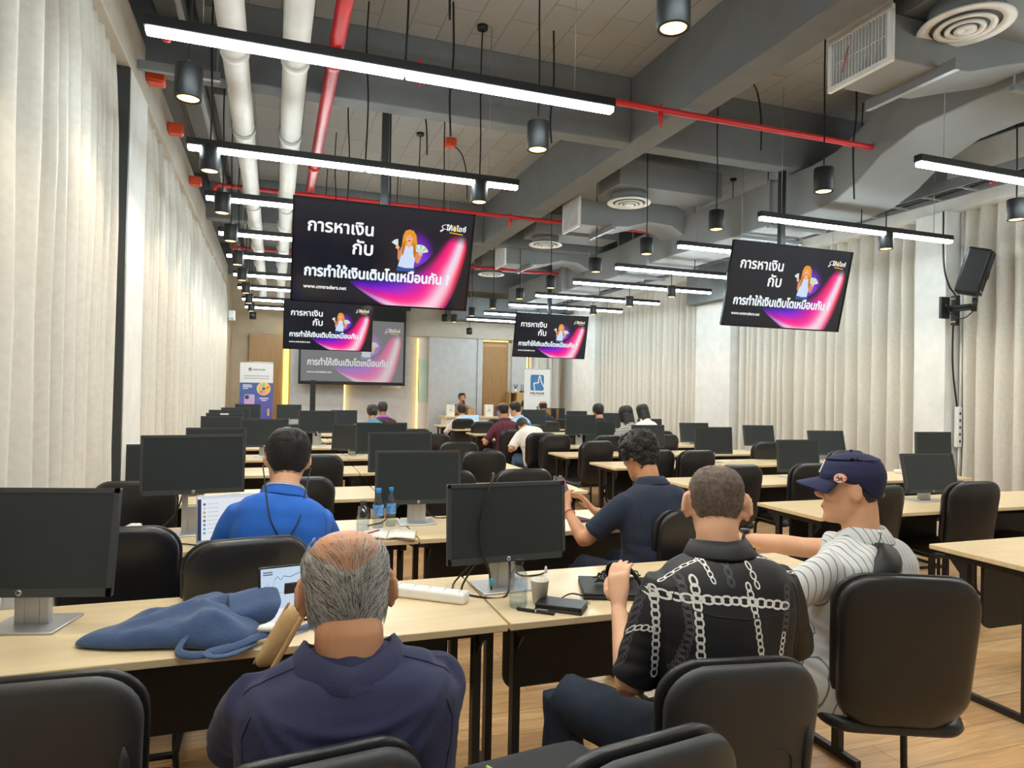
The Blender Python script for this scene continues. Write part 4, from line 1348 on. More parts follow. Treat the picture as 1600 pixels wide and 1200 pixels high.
    g.build('picture', 'glowscreen', m, recalc=False)
    # oak cabinet with things
    c = empty('oak_cabinet', (5.83, 16.12, 0)); tag(c, 'tall narrow oak cabinet with open shelves on its left side, far right corner', 'cabinet')
    g = G().box(-.26, .26, -.16, -.14, 0, 1.46) if False else G()
    g.box(-.1, .28, -.17, .17, 0, 1.46).box(-.28, -.26, -.17, .17, 0, 1.46).box(-.28, -.1, .15, .17, 0, 1.46).box(-.28, .28, -.17, .17, 1.46, 1.48)
    g.build('carcass', 'oak', c, bevel=.003)
    for z in (.35, .72, 1.08): G().box(-.26, -.1, -.16, .15, z, z + .02).build('shelf', 'oak', c)
    G().box(-.09, .27, -.185, -.17, .02, 1.45).build('door', 'oak', c, bevel=.002)
    q = empty('reed_diffuser', (5.75, 16.1, 1.48)); tag(q, 'white reed diffuser bottle with dark sticks on the oak cabinet', 'diffuser')
    G().lathe([(.001, 0), (.035, 0), (.035, .06), (.015, .08), (.015, .09), (.001, .09)], 14).build('bottle', 'white_plastic', q)
    g = G()
    for k in range(5): g.tube([(0, 0, .06), (.06 * cos(k * 1.3), .05 * sin(k * 1.3), .2)], .005, 5)
    g.build('sticks', 'cable', q)
    q = empty('router', (5.98, 16.1, 1.48)); tag(q, 'black network router with antennas on the oak cabinet', 'router')
    G().box(-.1, .1, -.07, .07, 0, .035).build('body', 'black', q, bevel=.006)
    for x in (-.05, .0, .05): G().tube([(x, .05, .02), (x, .06, .2)], .008, 6).build('antenna', 'black', q)
    g = G(); put = lambda x, z, l: V((x, -.0003 - l, z)); flat(g, rr(-.07, .07, 0, .25, .01), (96, 84, 170), 0, put); flat(g, rr(-.05, .05, .1, .19, .01), (225, 225, 240), .0006, put)
    o = g.build('poster', 'prints', None, (6.02, 15.934, .95), recalc=False); tag(o, 'violet and white notice stuck on the oak cabinet door', 'notice')
    # emergency lamp, loudspeaker
    e = empty('emergency_lamp', (-.86, 15.37, 2.98)); tag(e, 'white emergency lamp box high on the far end of left wall', 'emergency light')
    G().box(-.07, .07, -.08, .03, -.11, .11).build('body', 'white_plastic', e, bevel=.02)
    for x in (-.03, .03): G().lathe([(.001, -.03), (.028, -.025), (.03, 0), (.001, .005)], 14, (x, -.09, -.05)).build('lamp_head', 'white_plastic', e)
    s = empty('loudspeaker', (6.76, 5.0, 2.83)); tag(s, 'black loudspeaker on a bracket at the right wall pillar', 'loudspeaker')
    g = G().loft([[V((x * k * kk, -.13 + y_, z)) for x, y_, kk in ((-1, 0, .6), (-.72, -.0, 1), (1, 0, 1), (1, .0, 1), (1, .2, .72), (-1, .2, .72))] for z, k in ((-.25, .135), (-.24, .14), (.24, .14), (.25, .135))], 0, False)
    MX = Matrix.Rotation(radians(30), 4, 'Z') @ Matrix.Rotation(radians(16), 4, 'X')
    def rot(o): o.matrix_basis = MX; return o
    g = G().box(-.12, .12, -.11, .11, -.235, .235)
    rot(g.build('cabinet', 'blackpanel', s, bevel=.03, seg=3))
    gr = G().box(-.109, .109, -.118, -.108, -.222, .222)
    rot(gr.build('front_grille', 'bagfab', s, bevel=.02))
    g = G().lathe([(.001, 0), (.03, 0), (.045, .012), (.05, .0)], 20)
    o = rot(g.build('woofer_dust_cap', 'monitor', s)); o.matrix_basis = MX @ Matrix.Translation((0, -.121, -.02)) @ Matrix.Rotation(radians(90), 4, 'X')
    lg = G().box(-.09, -.04, -.1205, -.119, -.195, -.18).box(-.03, .06, -.1205, -.119, -.195, -.18).box(.07, .085, -.1205, -.119, -.195, -.18)
    rot(lg.build('logo', 'silver', s))
    b = G().tube([(.02, .0, -.26), (.03, .02, -.4)], .026, 10).tube([(.03, .02, -.34), (-.0, .3, -.34)], .022, 8).tube([(.03, .02, -.37), (0, .3, -.37)], .016, 8).box(-.07, .05, .3, .33, -.45, -.22)
    b.tube([(.02, .02, -.4), (-.02, .1, -.47), (0, .24, -.42), (-.02, .29, -.3)], .006, 6)
    b.build('wall_bracket', 'blackmetal', s)
    x_ = empty('amplifier_box', (6.87, 5.28, 2.47)); tag(x_, 'small black box with cable left of the loudspeaker bracket', 'box')
    G().box(-.028, .028, -.03, .04, -.16, .16).build('body', 'blackmetal', x_, bevel=.008)
    G().box(-.032, -.028, -.02, .03, -.13, -.115).box(-.032, -.028, -.02, .03, .115, .13).build('label_strip', 'tan', x_)
    c = G().tube([(6.8, 5.38, 3.55), (6.8, 5.37, 3.0), (6.84, 5.34, 2.75), (6.9, 5.3, 2.6), (6.94, 5.36, 2.3), (6.97, 5.38, 1.85), (7.02, 5.36, 1.4)], .009, 6)
    tag(c.build('speaker_cable', 'cable'), 'black cable running down the pillar past the loudspeaker', 'cable')
    p = empty('wall_power_strip', (7.03, 5.36, 1.22)); tag(p, 'white power strip mounted upright on the pillar below the loudspeaker', 'power strip')
    G().box(-.035, .035, -.025, .02, -.22, .22).build('body', 'white_plastic', p, bevel=.008)
    g = G()
    for k in range(5): g.box(-.012, .012, -.027, -.024, -.17 + k * .075, -.14 + k * .075)
    g.build('sockets', 'monitor', p)
    G().tube([(0, -.01, -.22), (.01, 0, -.5), (0, 0, -1.2)], .006, 6).build('lead', 'white_plastic', p)
    c = G().tube([(7.09, 5.38, 3.2), (7.09, 5.38, 0.02)], .014, 8)
    tag(c.build('conduit', 'white_plastic'), 'thin white conduit on the pillar side behind the loudspeaker', 'conduit')


# ------------------------------------------------------------------ things on the desks
def bottle(x, y, z, cap, label, lab, h=.2, r=.031):
    b = empty('water_bottle', (x, y, z)); tag(b, lab, 'bottle', 'water bottles')
    k = h / .2
    prof = [(.001, .002), (r * .9, 0), (r, .008), (r, .028 * k), (r * .93, .032 * k), (r, .036 * k), (r, .05 * k), (r * .93, .055 * k), (r, .06 * k), (r, .125 * k), (r * .9, .14 * k), (.013, .175 * k), (.013, .182 * k)]
    inner = [(.0125, .182 * k), (.0125, .175 * k), (r * .86, .138 * k), (r * .96, .12 * k), (r * .96, .01), (.001, .004)]
    G().lathe(prof, 20).build('bottle_body', 'glass', b)
    G().lathe([(.001, .178 * k), (.016, .178 * k), (.016, .2 * k), (.014, .202 * k), (.001, .202 * k)], 16).build('cap', cap, b)
    if label: G().lathe([(r + .0006, .065 * k), (r + .0008, .12 * k)], 20, cap=False).build('label', 'bluelabel', b)


def strip(x, y, z, rz, lab, L=.3):
    p = empty('power_strip', (x, y, z), rz); tag(p, lab, 'power strip')
    G().box(-L / 2, L / 2, -.03, .03, 0, .04).build('body', 'white_plastic', p, bevel=.01, seg=3)
    g = G()
    n = max(3, int(L / .055))
    for k in range(n):
        xx = -L / 2 + .03 + k * (L - .06) / (n - 1)
        for dy in (-.008, .008): g.box(xx - .004, xx + .004, dy - .0015, dy + .0015, .04, .0406)
        g.box(xx - .002, xx + .002, .013, .017, .04, .0406)
    g.build('socket_holes', 'steel', p)


def cup(x, y, z, lab, spoon=True, s=1):
    c = empty('paper_cup', (x, y, z)); tag(c, lab, 'cup', 'paper cups')
    G().lathe([(.001, .003), (.024 * s, 0), (.034 * s, .082 * s), (.036 * s, .084 * s), (.035 * s, .086 * s), (.033 * s, .082 * s), (.023 * s, .006), (.001, .006)], 24).build('cup_body', 'paper', c)
    if spoon:
        g = G().tube([(-.012, 0, .01), (.012, .002, .075), (.02, .003, .105)], [.0025, .003, .003], 8)
        g.ell((.024, .003, .118), (.006, .003, .014), None, 10, 6)
        g.build('spoon', 'white_plastic', c)


def laptop(x, y, z, rz, open_deg, lab, draw=None, body='steel', w=.32, d=.22):
    o = empty('laptop', (x, y, z), rz); tag(o, lab, 'laptop')
    G().box(-w / 2, w / 2, -d / 2, d / 2, 0, .016).build('base', body, o, bevel=.005)
    if open_deg:
        kb = G()
        for r_ in range(5):
            for k in range(14): kb.box(-w * .44 + k * w * .063, -w * .44 + k * w * .063 + w * .053, d * .42 - (r_ + 1) * d * .095, d * .42 - r_ * d * .095 - d * .02, .016, .0175)
        kb.build('keyboard', 'blackmetal', o)
        l = G().box(-w / 2, w / 2, -.004, .004, 0, d)
        q = l.build('lid', body, o, bevel=.004); q.location = (0, d / 2, .014); q.rotation_euler = (-radians(open_deg), 0, 0)
        g = G(); put = lambda a, b, zz: V((a, -.0045 - zz, b))
        flat(g, [(-w / 2 + .006, .01), (w / 2 - .006, .01), (w / 2 - .006, d - .006), (-w / 2 + .006, d - .006)], (228, 232, 238), 0, put)
        draw(g, put, w, d)
        g.build('screen', 'glowscreen', q, recalc=False)
    else:
        G().box(-w / 2, w / 2, -d / 2, d / 2, .017, .026).build('lid', body, o, bevel=.004)
    return o


def cloth_bag():
    """crumpled blue cotton bag lying on the near desk"""
    b = empty('cloth_bag', (-.225, 2.30, .75)); tag(b, 'crumpled blue cotton bag lying on the near desk by the large monitor', 'bag')
    b.scale = (1.0, 1.1, 1.15)
    # outline on the desk (local x right, y away), apex at left
    out = [(-.30, -.02), (-.20, -.075), (-.1, -.10), (0, -.125), (.08, -.16), (.15, -.17), (.19, -.12), (.21, -.02), (.23, .04), (.22, .10), (.14, .15), (.04, .165), (-.06, .15), (-.16, .11), (-.25, .045)]
    pts = []
    N = len(out)
    for i in range(N * 4):
        a = i / 4; k = int(a); t = a - k
        p0, p1, p2, p3 = (V(out[(k + j) % N] + (0,)) for j in (-1, 0, 1, 2))
        q = .5 * ((2 * p1) + (p2 - p0) * t + (2 * p0 - 5 * p1 + 4 * p2 - p3) * t * t + (3 * p1 - p0 - 3 * p2 + p3) * t ** 3)
        pts.append((q.x, q.y))
    g = G(); rings = []
    S = [1, 1.02, 1.0, .94, .86, .76, .64, .5, .36, .22, .1, .02]
    Hh = [.001, .012, .03, .045, .058, .068, .075, .08, .084, .086, .087, .087]
    for s_, z in zip(S, Hh):
        ring = []
        for (x, y) in pts:
            px, py = x * s_ + .03 * (1 - s_), y * s_ + .03 * (1 - s_)
            f = noise.noise(V((px * 11, py * 16, 3.1))) * .026 + noise.noise(V((px * 20 + py * 30, py * 9, 5.1))) * .012 + noise.noise(V((px * 28, py * 22, 7.7))) * .009 + abs(noise.noise(V((px * 9 + py * 14, py * 6, 1.7)))) * -.022
            wgt = min(1, (1.03 - s_) * 3.2)
            zz = z * (.55 + .45 * min(1, (px + .34) / .34)) + f * wgt
            ring.append(V((px, py, max(.002, zz))))
        rings.append(ring)
    g.loft(rings, 0, True)
    g.build('bag_body', 'denim', b, subsurf=1)
    # open mouth at the right end: cloth sleeve with dark lining
    def mring(cx, cy, cz, ry, rz, k=0.0):
        return [V((cx + .012 * cos(2 * a + k) + .02 * sin(a), cy + ry * cos(a), max(.003, cz + rz * sin(a) * (1 + .15 * cos(3 * a + k)) + .006 * sin(5 * a + k)))) for a in [2 * pi * j / 28 for j in range(28)]]
    outer = [mring(.10, .03, .045, .11, .042), mring(.16, .035, .05, .11, .046, .4), mring(.205, .035, .052, .10, .046, .8), mring(.235, .03, .05, .095, .044, 1.1)]
    inner = [mring(.238, .03, .05, .09, .039, 1.1), mring(.21, .035, .05, .092, .038, .8), mring(.16, .035, .046, .09, .034, .4)]
    g = G().loft(outer + inner[:1], 0, True, False); g.build('mouth_rim', 'denim', b, subsurf=1)
    g = G().loft(inner, 0, True, False); g.add(inner[-1], [tuple(range(28))], 0); g.build('lining', 'denim_dark', b)
    g = G().loft([[V((.225 + .03 * t + .06 * t, .075 + .045 * t - w_ * .026 + .01 * sin(t * 6), .085 - .07 * t + h_ * .006 + .012 * sin(t * 8))) for w_, h_ in ((-1, -.2), (1, -.2), (1, .2), (-1, .2))] for t in [i / 8 for i in range(9)]], 0, True)
    g.build('flap', 'denim', b, subsurf=1)
    for pts_, m in (([(.2, -.07, .03), (.12, -.07, .055), (.04, -.085, .06), (-.0, -.12, .03), (-.01, -.165, .012), (.05, -.20, .012), (.13, -.19, .02), (.2, -.14, .025), (.27, -.09, .02)], 'denim'),
                    ([(.19, -.15, .012), (.13, -.215, .012), (.08, -.225, .014), (.07, -.20, .018), (.14, -.17, .02), (.22, -.12, .02), (.30, -.08, .014), (.35, -.04, .008), (.36, .0, .007)], 'denim'),
                    ([(.31, .10, .006), (.36, .08, .006), (.40, .07, .006)], 'denim')):
        G().tube(pts_, .013, 8, flat=.35).build('strap', m, b, subsurf=1)
    w_ = G().tube([(.19, -.115, .035), (.24, -.115, .04), (.29, -.13, .028)], [.018, .019, .018], 10, flat=.6); w_.build('strap_pad', 'webbing', b, subsurf=1)


def build_props():
    z = DH
    cloth_bag()
    # tan pouch leaning before the grey-haired man
    t = empty('tan_pouch', (.035, 1.99, z)); tag(t, 'tan canvas pouch with zip leaning beside the grey-haired man, in front of the tablet', 'pouch')
    def pf(u, v, tt): return V((u * .55 + v * .45, tt + .03 * v, max(.0, v * .8 + .08)))
    puff([(a, b) for a, b in rrect(.12, .20, .045, 5)], .036, .03, pf, 2.5).build('pouch_body', 'tan', t)
    G().tube([pf(-.045, v, .026) for v in (-.1, -.05, 0, .05, .1)], .004, 6).build('zip', 'kraft', t)
    G().tube([pf(.04, v, -.03) + V((0, -.004, 0)) for v in (-.1, -.05, 0, .05, .1)], .008, 6).build('handle', 'tan', t)
    # tablet
    o = empty('tablet', (.10, 2.33, z), radians(10)); tag(o, 'tablet standing on the near desk showing a line chart', 'tablet')
    MX = Matrix.Rotation(radians(-12), 4, 'X')
    q = G().box(-.13, .13, 0, .008, 0, .185).build('body', 'blackglossy', o, bevel=.004); q.matrix_basis = MX
    g = G(); put = lambda a, b, zz: V((a, -.0006 - zz, b))
    flat(g, [(-.122, .008), (.122, .008), (.122, .178), (-.122, .178)], (196, 216, 236), 0, put)
    flat(g, [(-.122, .008), (.122, .008), (.122, .05), (-.122, .05)], (238, 240, 244), .0002, put)
    flat(g, [(-.122, .098), (.122, .098), (.122, .0995), (-.122, .0995)], (140, 160, 190), .0003, put)
    P = [(-.112, .125), (-.105, .115), (-.1, .132), (-.094, .112), (-.086, .118), (-.078, .142), (-.07, .15), (-.06, .138), (-.05, .15), (-.03, .145), (0, .156), (.04, .14), (.1, .15)]
    for (a, b), (c, d) in zip(P, P[1:]): flat(g, [(a, b), (c, d), (c, d + .002), (a, b + .002)], (40, 60, 110), .0004, put)
    for k in range(2): flat(g, [(-.115, .164 - k * .007), (-.085, .164 - k * .007), (-.085, .168 - k * .007), (-.115, .168 - k * .007)], (90, 100, 120), .0004, put)
    q = g.build('screen', 'glowscreen', o, recalc=False); q.matrix_basis = MX
    q = G().box(-.05, .05, .04, .046, 0, .12).build('kickstand', 'blackmetal', o); q.matrix_basis = Matrix.Rotation(radians(14), 4, 'X')
    strip(.555, 2.455, z, radians(-37), 'white power strip lying on the near desk right of the grey-haired man', .3)
    strip(-.68, 3.9, z, radians(80), 'white power strip on second row desk by left curtain', .22)
    strip(.1, 7.66, z, radians(5), 'white power strip on a desk left of the blue polo man head', .25)
    strip(6.1, 5.25, z, 0, 'white adaptor block beside the small upright monitor at right', .16)
    bottle(.84, 2.28, z, 'black', False, 'clear water bottle with black cap on the near desk by looped-cable monitor', .17, .032)
    bottle(.47, 3.72, z, 'monitor', False, 'clear bottle with dark cap on second row desk, left of three', .16, .034)
    bottle(.56, 3.78, z, 'bluecap', True, 'water bottle with blue cap and label, middle of three on second row desk', .215, .03)
    bottle(.635, 3.82, z, 'bluecap', True, 'water bottle with blue cap and label, right of three on second row desk', .215, .03)
    bottle(3.95, 9.85 + .5, z, 'bluecap', True, 'tall water bottle by the maroon shirt on a far right desk', .25, .033)
    cup(.93, 2.30, z, 'white paper cup with spoon on the near desk right of the bottle')
    cup(3.78, 10.25, z, 'white cup far off on a right block desk beside crumpled tissue', False, 1.4)
    cup(6.62, 6.55, z, 'small white cup beside a tilted monitor before the right curtain', False, 1.1)
    # wallet, pen, stick, closed laptop, cables
    w = empty('wallet', (.98, 2.215, z), radians(-38)); tag(w, 'black wallet case on the near desk between pen and closed laptop', 'wallet')
    G().box(-.085, .085, -.05, .05, 0, .009).build('back_cover', 'leather', w, bevel=.003)
    G().box(-.083, .083, -.048, .048, .009, .017).build('pages', 'blackpanel', w)
    G().box(-.085, .085, -.05, .05, .017, .025).build('front_cover', 'leather', w, bevel=.003)
    p = empty('pen', (.875, 2.20, z + .006), radians(-40)); tag(p, 'black pen with silver clip on the near desk beside the wallet', 'pen')
    G().tube([(-.07, 0, 0), (-.066, 0, 0), (.0, 0, 0), (.066, 0, 0), (.07, 0, 0)], [.003, .0058, .006, .0058, .003], 12).build('barrel', 'black', p)
    G().tube([(.005, 0, .0075), (.045, 0, .0085)], .0016, 6).build('clip', 'silver', p)
    G().tube([(.0, 0, 0), (.004, 0, 0)], .0063, 12).build('ring', 'silver', p)
    u = empty('memory_stick', (1.075, 2.235, z), radians(10)); tag(u, 'black memory stick on the near desk between wallet and closed laptop', 'memory stick')
    G().box(-.03, .012, -.009, .009, .001, .01).build('body', 'black', u, bevel=.002)
    G().box(.012, .026, -.006, .006, .003, .008).build('plug', 'silver', u)
    laptop(1.30, 2.34, z, radians(-20), 0, 'closed black laptop on the near desk beside the man in chain-print shirt', None, 'blackpanel', .34, .24)
    tag(G().tube([(1.12, 2.30, z + .005), (1.06, 2.31, z + .02), (1.0, 2.29, z + .006), (.97, 2.26, z + .006)], .003, 6).build('thin_cable', 'cable'), 'thin black cable from the closed laptop toward the wallet', 'cable')
    c = G()
    rnd = random.Random(11)
    for k in range(7):
        ph = rnd.uniform(0, 6); rx, ry = rnd.uniform(.05, .1), rnd.uniform(.03, .06); cx, cy = 1.26 + rnd.uniform(-.03, .05), 2.36 + rnd.uniform(-.04, .04)
        c.tube([(cx + rx * cos(a + ph), cy + ry * sin(a + ph), z + .031 + .02 * abs(sin(a * 1.5 + k)) + .003 * k) for a in [2 * pi * j / 16 for j in range(15)]], .0032, 6)
    c.tube([(1.26, 2.4, z + .04), (1.24, 2.36, z + .1), (1.27, 2.31, z + .12), (1.31, 2.28, z + .08), (1.33, 2.26, z + .04)], .008, 8)
    tag(c.build('cable_bundle', 'cable'), 'tangle of black cables lying on the closed laptop', 'cable')
    # second row: papers, notebook, pen, blue polo man's laptop
    tag(G().box(-.13, .13, -.1, .1, 0, .002).build('paper_sheet', 'paper', None, (.44, 3.60, z), radians(12)), 'loose white papers on second row desk right of the blue polo man', 'paper')
    n = empty('notebook', (.58, 3.555, z + .002), radians(-14)); tag(n, 'open notebook on second row desk beside the papers', 'notebook')
    for sx in (-1, 1):
        q = G().loft([[V((sx * x, -.1, zz)), V((sx * x, .1, zz)), V((sx * x, .1, zz - .008)), V((sx * x, -.1, zz - .008))] for x, zz in ((.002, .010), (.04, .018), (.09, .014), (.14, .009))], 0, True)
        q.build('pages', 'paper', n)
    G().box(-.145, .145, -.105, .105, 0, .0015).build('cover', 'kraft', n)
    g = G(); put = lambda a, b, l: V((a, b, .0185 + l)); 
    for k in range(4): flat(g, [(.05, .05 - k * .03), (.09, .05 - k * .03), (.09, .053 - k * .03), (.05, .053 - k * .03)], (150, 160, 180), 0, put)
    g.build('notes', 'prints', n, recalc=False)
    tag(G().tube([(.46, 3.53, z + .022), (.54, 3.60, z + .024)], .004, 8).build('red_pen', 'redpen'), 'red pen lying across the papers and notebook', 'pen')
    def chat(g, put, w, d):
        flat(g, [(-w / 2 + .006, .01), (-w / 2 + .022, .01), (-w / 2 + .022, d - .02), (-w / 2 + .006, d - .02)], (40, 50, 80), .0003, put)
        cols = [(80, 90, 100), (190, 200, 205), (150, 170, 160), (230, 140, 60), (80, 110, 120), (120, 130, 140), (100, 160, 220), (90, 170, 150)]
        for k in range(8):
            zz = d - .045 - k * .0195
            flat(g, circ(-w / 2 + .036, zz, .0062, 12), cols[k], .0004, put)
            flat(g, [(-w / 2 + .05, zz), (-w / 2 + .1, zz), (-w / 2 + .1, zz + .003), (-w / 2 + .05, zz + .003)], (190, 196, 204), .0004, put)
        flat(g, [(-w / 2 + .022, d - .02), (w / 2 - .006, d - .02), (w / 2 - .006, d - .006), (-w / 2 + .022, d - .006)], (210, 216, 226), .0003, put)
    lp = laptop(-.145, 3.47, z, radians(10), 12, 'open silver laptop with a chat list, in front of the man in blue polo', chat, 'silver', .34, .225)
    G().box(-.15, -.09, -.09, -.05, .0162, .0168).build('sticky_note', 'yellow', lp)
    tag(G().tube([(-.33, 3.55, z + .005), (-.42, 3.6, z + .006), (-.47, 3.52, z + .006), (-.4, 3.48, z + .006), (-.46, 3.44, z + .006)], .0035, 6).build('charger_cable', 'cable'), 'thin black charger cable on second row desk beside silver laptop', 'cable')
    # curly-haired man's second phone
    ph = empty('phone', (1.75, 3.72, z), radians(20)); tag(ph, 'dark phone with reddish screen lying on the desk near the curly-haired man', 'phone')
    G().box(-.038, .038, -.075, .075, 0, .012).build('case', 'black', ph, bevel=.005)
    G().box(-.034, .034, -.07, .07, .012, .0126).build('screen', 'maroon', ph)
    # bag on the near chair
    b = empty('laptop_bag', (.60, 1.37, .47), radians(8)); tag(b, 'black laptop bag with lime zip cord lying on the nearest chair', 'bag')
    G().box(-.2, .2, -.19, .22, 0, .17).build('bag_body', 'bagfab', b, bevel=.05, seg=4)
    G().tube([V((a, c_ + .015, .155)) for a, c_ in rrect(.37, .37, .07, 5)], .006, 8, closed=True).build('piping', 'blackmetal', b)
    G().tube([(-.09, .16, .172), (-.07, .09, .174), (-.05, .0, .172), (-.04, -.05, .172)], .004, 6).build('zip_cord', 'green', b)
    G().tube([(-.2, -.1, .06), (-.22, -.05, .07), (-.22, .0, .07), (-.2, .05, .06)], .012, 8).build('handle', 'bagfab', b)
    # far desks
    lp = laptop(3.72, 12.9, z, radians(2), 14, 'open laptop with bright screen at the front right row', lambda g, p_, w, d: flat(g, [(-w / 2 + .006, d * .55), (w / 2 - .006, d * .55), (w / 2 - .006, d - .006), (-w / 2 + .006, d - .006)], (170, 214, 232), .0003, p_), 'silver', .38, .26)
    g = G()
    rnd = random.Random(2)
    for k in range(3): g.ell((k * .05, rnd.uniform(-.02, .02), .02), (.035, .03, .022), None, 9, 6)
    tag(g.build('tissue', 'paper', None, (3.9, 10.18, z)), 'crumpled white tissue on a far right desk beside the white cup', 'tissue')
    # turned pair of screens below the banner
    for i, (x, y, dg, m, lab) in enumerate([(5.50, 13.25, -52, 'doorwood', 'turned monitor with amber reflection below the white banner'), (5.66, 13.15, 28, 'screen_off', 'turned dark monitor beside the amber one below the banner')]):  # amber reflection is painted: the screen takes the door's brown colour
        o = empty('turned_monitor', (x, y, DH), radians(dg)); tag(o, lab, 'monitor', 'turned monitors')
        q = G().box(-.23, .23, 0, .02, .1, .42).build('housing', 'monitor', o, bevel=.004)
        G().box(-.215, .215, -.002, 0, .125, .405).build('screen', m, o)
        G().box(-.03, .03, .0, .02, 0, .3).build('stand_neck', 'silver', o)
        G().box(-.1, .1, -.08, .09, 0, .008).build('stand_base', 'silver', o)


# ------------------------------------------------------------------ people
HZ = [-.125, -.117, -.098, -.072, -.045, -.02, .005, .03, .055, .08, .096, .105, .1085]
HW = [.016, .034, .050, .060, .066, .0695, .072, .0755, .075, .065, .050, .030, .006]
HF = [.080, .090, .094, .091, .090, .089, .087, .090, .087, .073, .055, .030, .002]
HB = [.015, -.015, -.042, -.062, -.076, -.086, -.093, -.098, -.098, -.088, -.070, -.045, -.014]


def hinterp(A, z):
    z = min(max(z, HZ[0]), HZ[-1])
    for i in range(len(HZ) - 1):
        if z <= HZ[i + 1]:
            t = (z - HZ[i]) / (HZ[i + 1] - HZ[i]); return A[i] * (1 - t) + A[i + 1] * t
    return A[-1]


def hsurf(th, z, off=0.0):
    """point of the head: th = 0 at the face, growing to the right ear"""
    w = hinterp(HW, z) + off; f = hinterp(HF, z) + off; b = hinterp(HB, z) - off
    s_, c_ = sin(th), cos(th)
    e = .88 if c_ > 0 else .97
    x = w * math.copysign(abs(s_) ** e, s_)
    yc = (f + b) / 2; y = yc + (f - b) / 2 * math.copysign(abs(c_) ** e, c_)
    up = off * min(1, max(0, (z - .06) / .04))
    return V((x, y, z + up))


def head_geo(g, M, S, ear=1.0, earflare=0.3, nose=1.0):
    zs = []
    for i in range(len(HZ) - 1): zs += [HZ[i], (HZ[i] + HZ[i + 1]) / 2]
    zs.append(HZ[-1])
    n = 32
    g.loft([[M @ (hsurf(2 * pi * k / n, z)) for k in range(n)] for z in zs], 0)
    def E(c, r, R=None, nn=14):
        h = G().ell((0, 0, 0), r, R, nn, 8)
        g.join(h, M @ Matrix.Translation(c))
    # brow, nose, cheeks, lips, chin
    g.tube([M @ V((x, .088 - abs(x) * .25, .022)) for x in (-.045, -.02, 0, .02, .045)], [.006, .009, .008, .009, .006], 8)
    g.tube([M @ V(p) for p in ((0, .088, .018), (0, .098, .0), (0, .108 * 1 + .004 * nose, -.022), (0, .102, -.034))], [.007, .0095, .0135, .010], 10)
    for sx in (-1, 1):
        E((sx * .012, .097, -.03), (.009, .011, .008))
        E((sx * .042, .066, -.02), (.022, .022, .02))
    E((0, .089, -.062), (.023, .012, .007)); E((0, .088, -.074), (.019, .0115, .0075)); E((0, .084, -.108), (.022, .016, .016))
    for sx in (-1, 1):
        R = Matrix.Rotation(sx * earflare, 3, 'Z') @ Matrix.Rotation(radians(-8), 3, 'X')
        c = V((sx * (.0715 + .003 * ear + .010 * earflare), -.010, -.006))
        h = G().ell((0, 0, 0), (.0058, .0165 * ear, .030 * ear), R, 14, 10)
        rim = G().tube([R @ V((sx * .004, .0165 * ear * cos(a), .030 * ear * sin(a))) for a in [radians(q) for q in range(-50, 231, 20)]], .0048, 8)
        lobe = G().ell(R @ V((0, .003, -.027 * ear)), (.0075, .010, .009), R, 10, 6)
        for q in (h, rim, lobe): g.join(q, M @ Matrix.Translation(c))


def ring(c, X, Y, rx, ry, n=20, e=.85):
    out = []
    for k in range(n):
        a = 2 * pi * k / n; s_, c_ = sin(a), cos(a)
        out.append(c + X * (rx * math.copysign(abs(c_) ** e, c_)) + Y * (ry * math.copysign(abs(s_) ** e, s_)))
    return out


def hand_geo(g, W, f, nrm, side, S=1.0, curl=.6):
    """palm, four fingers and thumb: W wrist, f finger direction, nrm the way the palm faces, side +1 right hand"""
    f = f.normalized(); nrm = (nrm - f * nrm.dot(f)).normalized(); s = f.cross(nrm) * 1.0
    P = lambda a, b, c: W + (f * a + s * b + nrm * c) * S
    g.loft([[P(a, w * cos(t), th * sin(t)) for t in [2 * pi * k / 16 for k in range(16)]] for a, w, th in ((-.02, .024, .019), (.01, .029, .018), (.045, .039, .0155), (.08, .041, .0135), (.092, .037, .010))], 0)
    for b, L, c0 in ((-.031, .062, 1.1), (-.0105, .076, 1.0), (.0105, .08, .95), (.031, .07, .9)):
        a_ = 0; p = P(.084, b, 0); pts = [P(.06, b, 0), p]
        for k, l in enumerate((.46, .3, .24)):
            a_ += curl * c0 * (.8 if k == 0 else .75)
            p = p + (f * cos(a_) + nrm * sin(a_)) * L * l * S; pts.append(p)
        g.tube(pts, [.0085 * S, .0088 * S, .0082 * S, .0075 * S, .006 * S], 10)
    # thumb leaves the side of the palm near its base
    t0 = P(.02, side * -.028, .004)
    g.tube([t0, P(.048, side * -.052, .014), P(.078, side * -.060, .024), P(.098, side * -.056, .032)], [.014 * S, .0115 * S, .0095 * S, .007 * S], 10)


def ik(Sh, Wr, l1, l2, pole):
    d = Wr - Sh; L = d.length
    if L > (l1 + l2) * .995:
        Wr = Sh + d.normalized() * (l1 + l2) * .995; d = Wr - Sh; L = d.length
    a = (l1 * l1 - l2 * l2 + L * L) / (2 * L); h = sqrt(max(0, l1 * l1 - a * a))
    u = d.normalized(); p = (pole - u * pole.dot(u)).normalized()
    return Sh + u * a + p * h, Wr


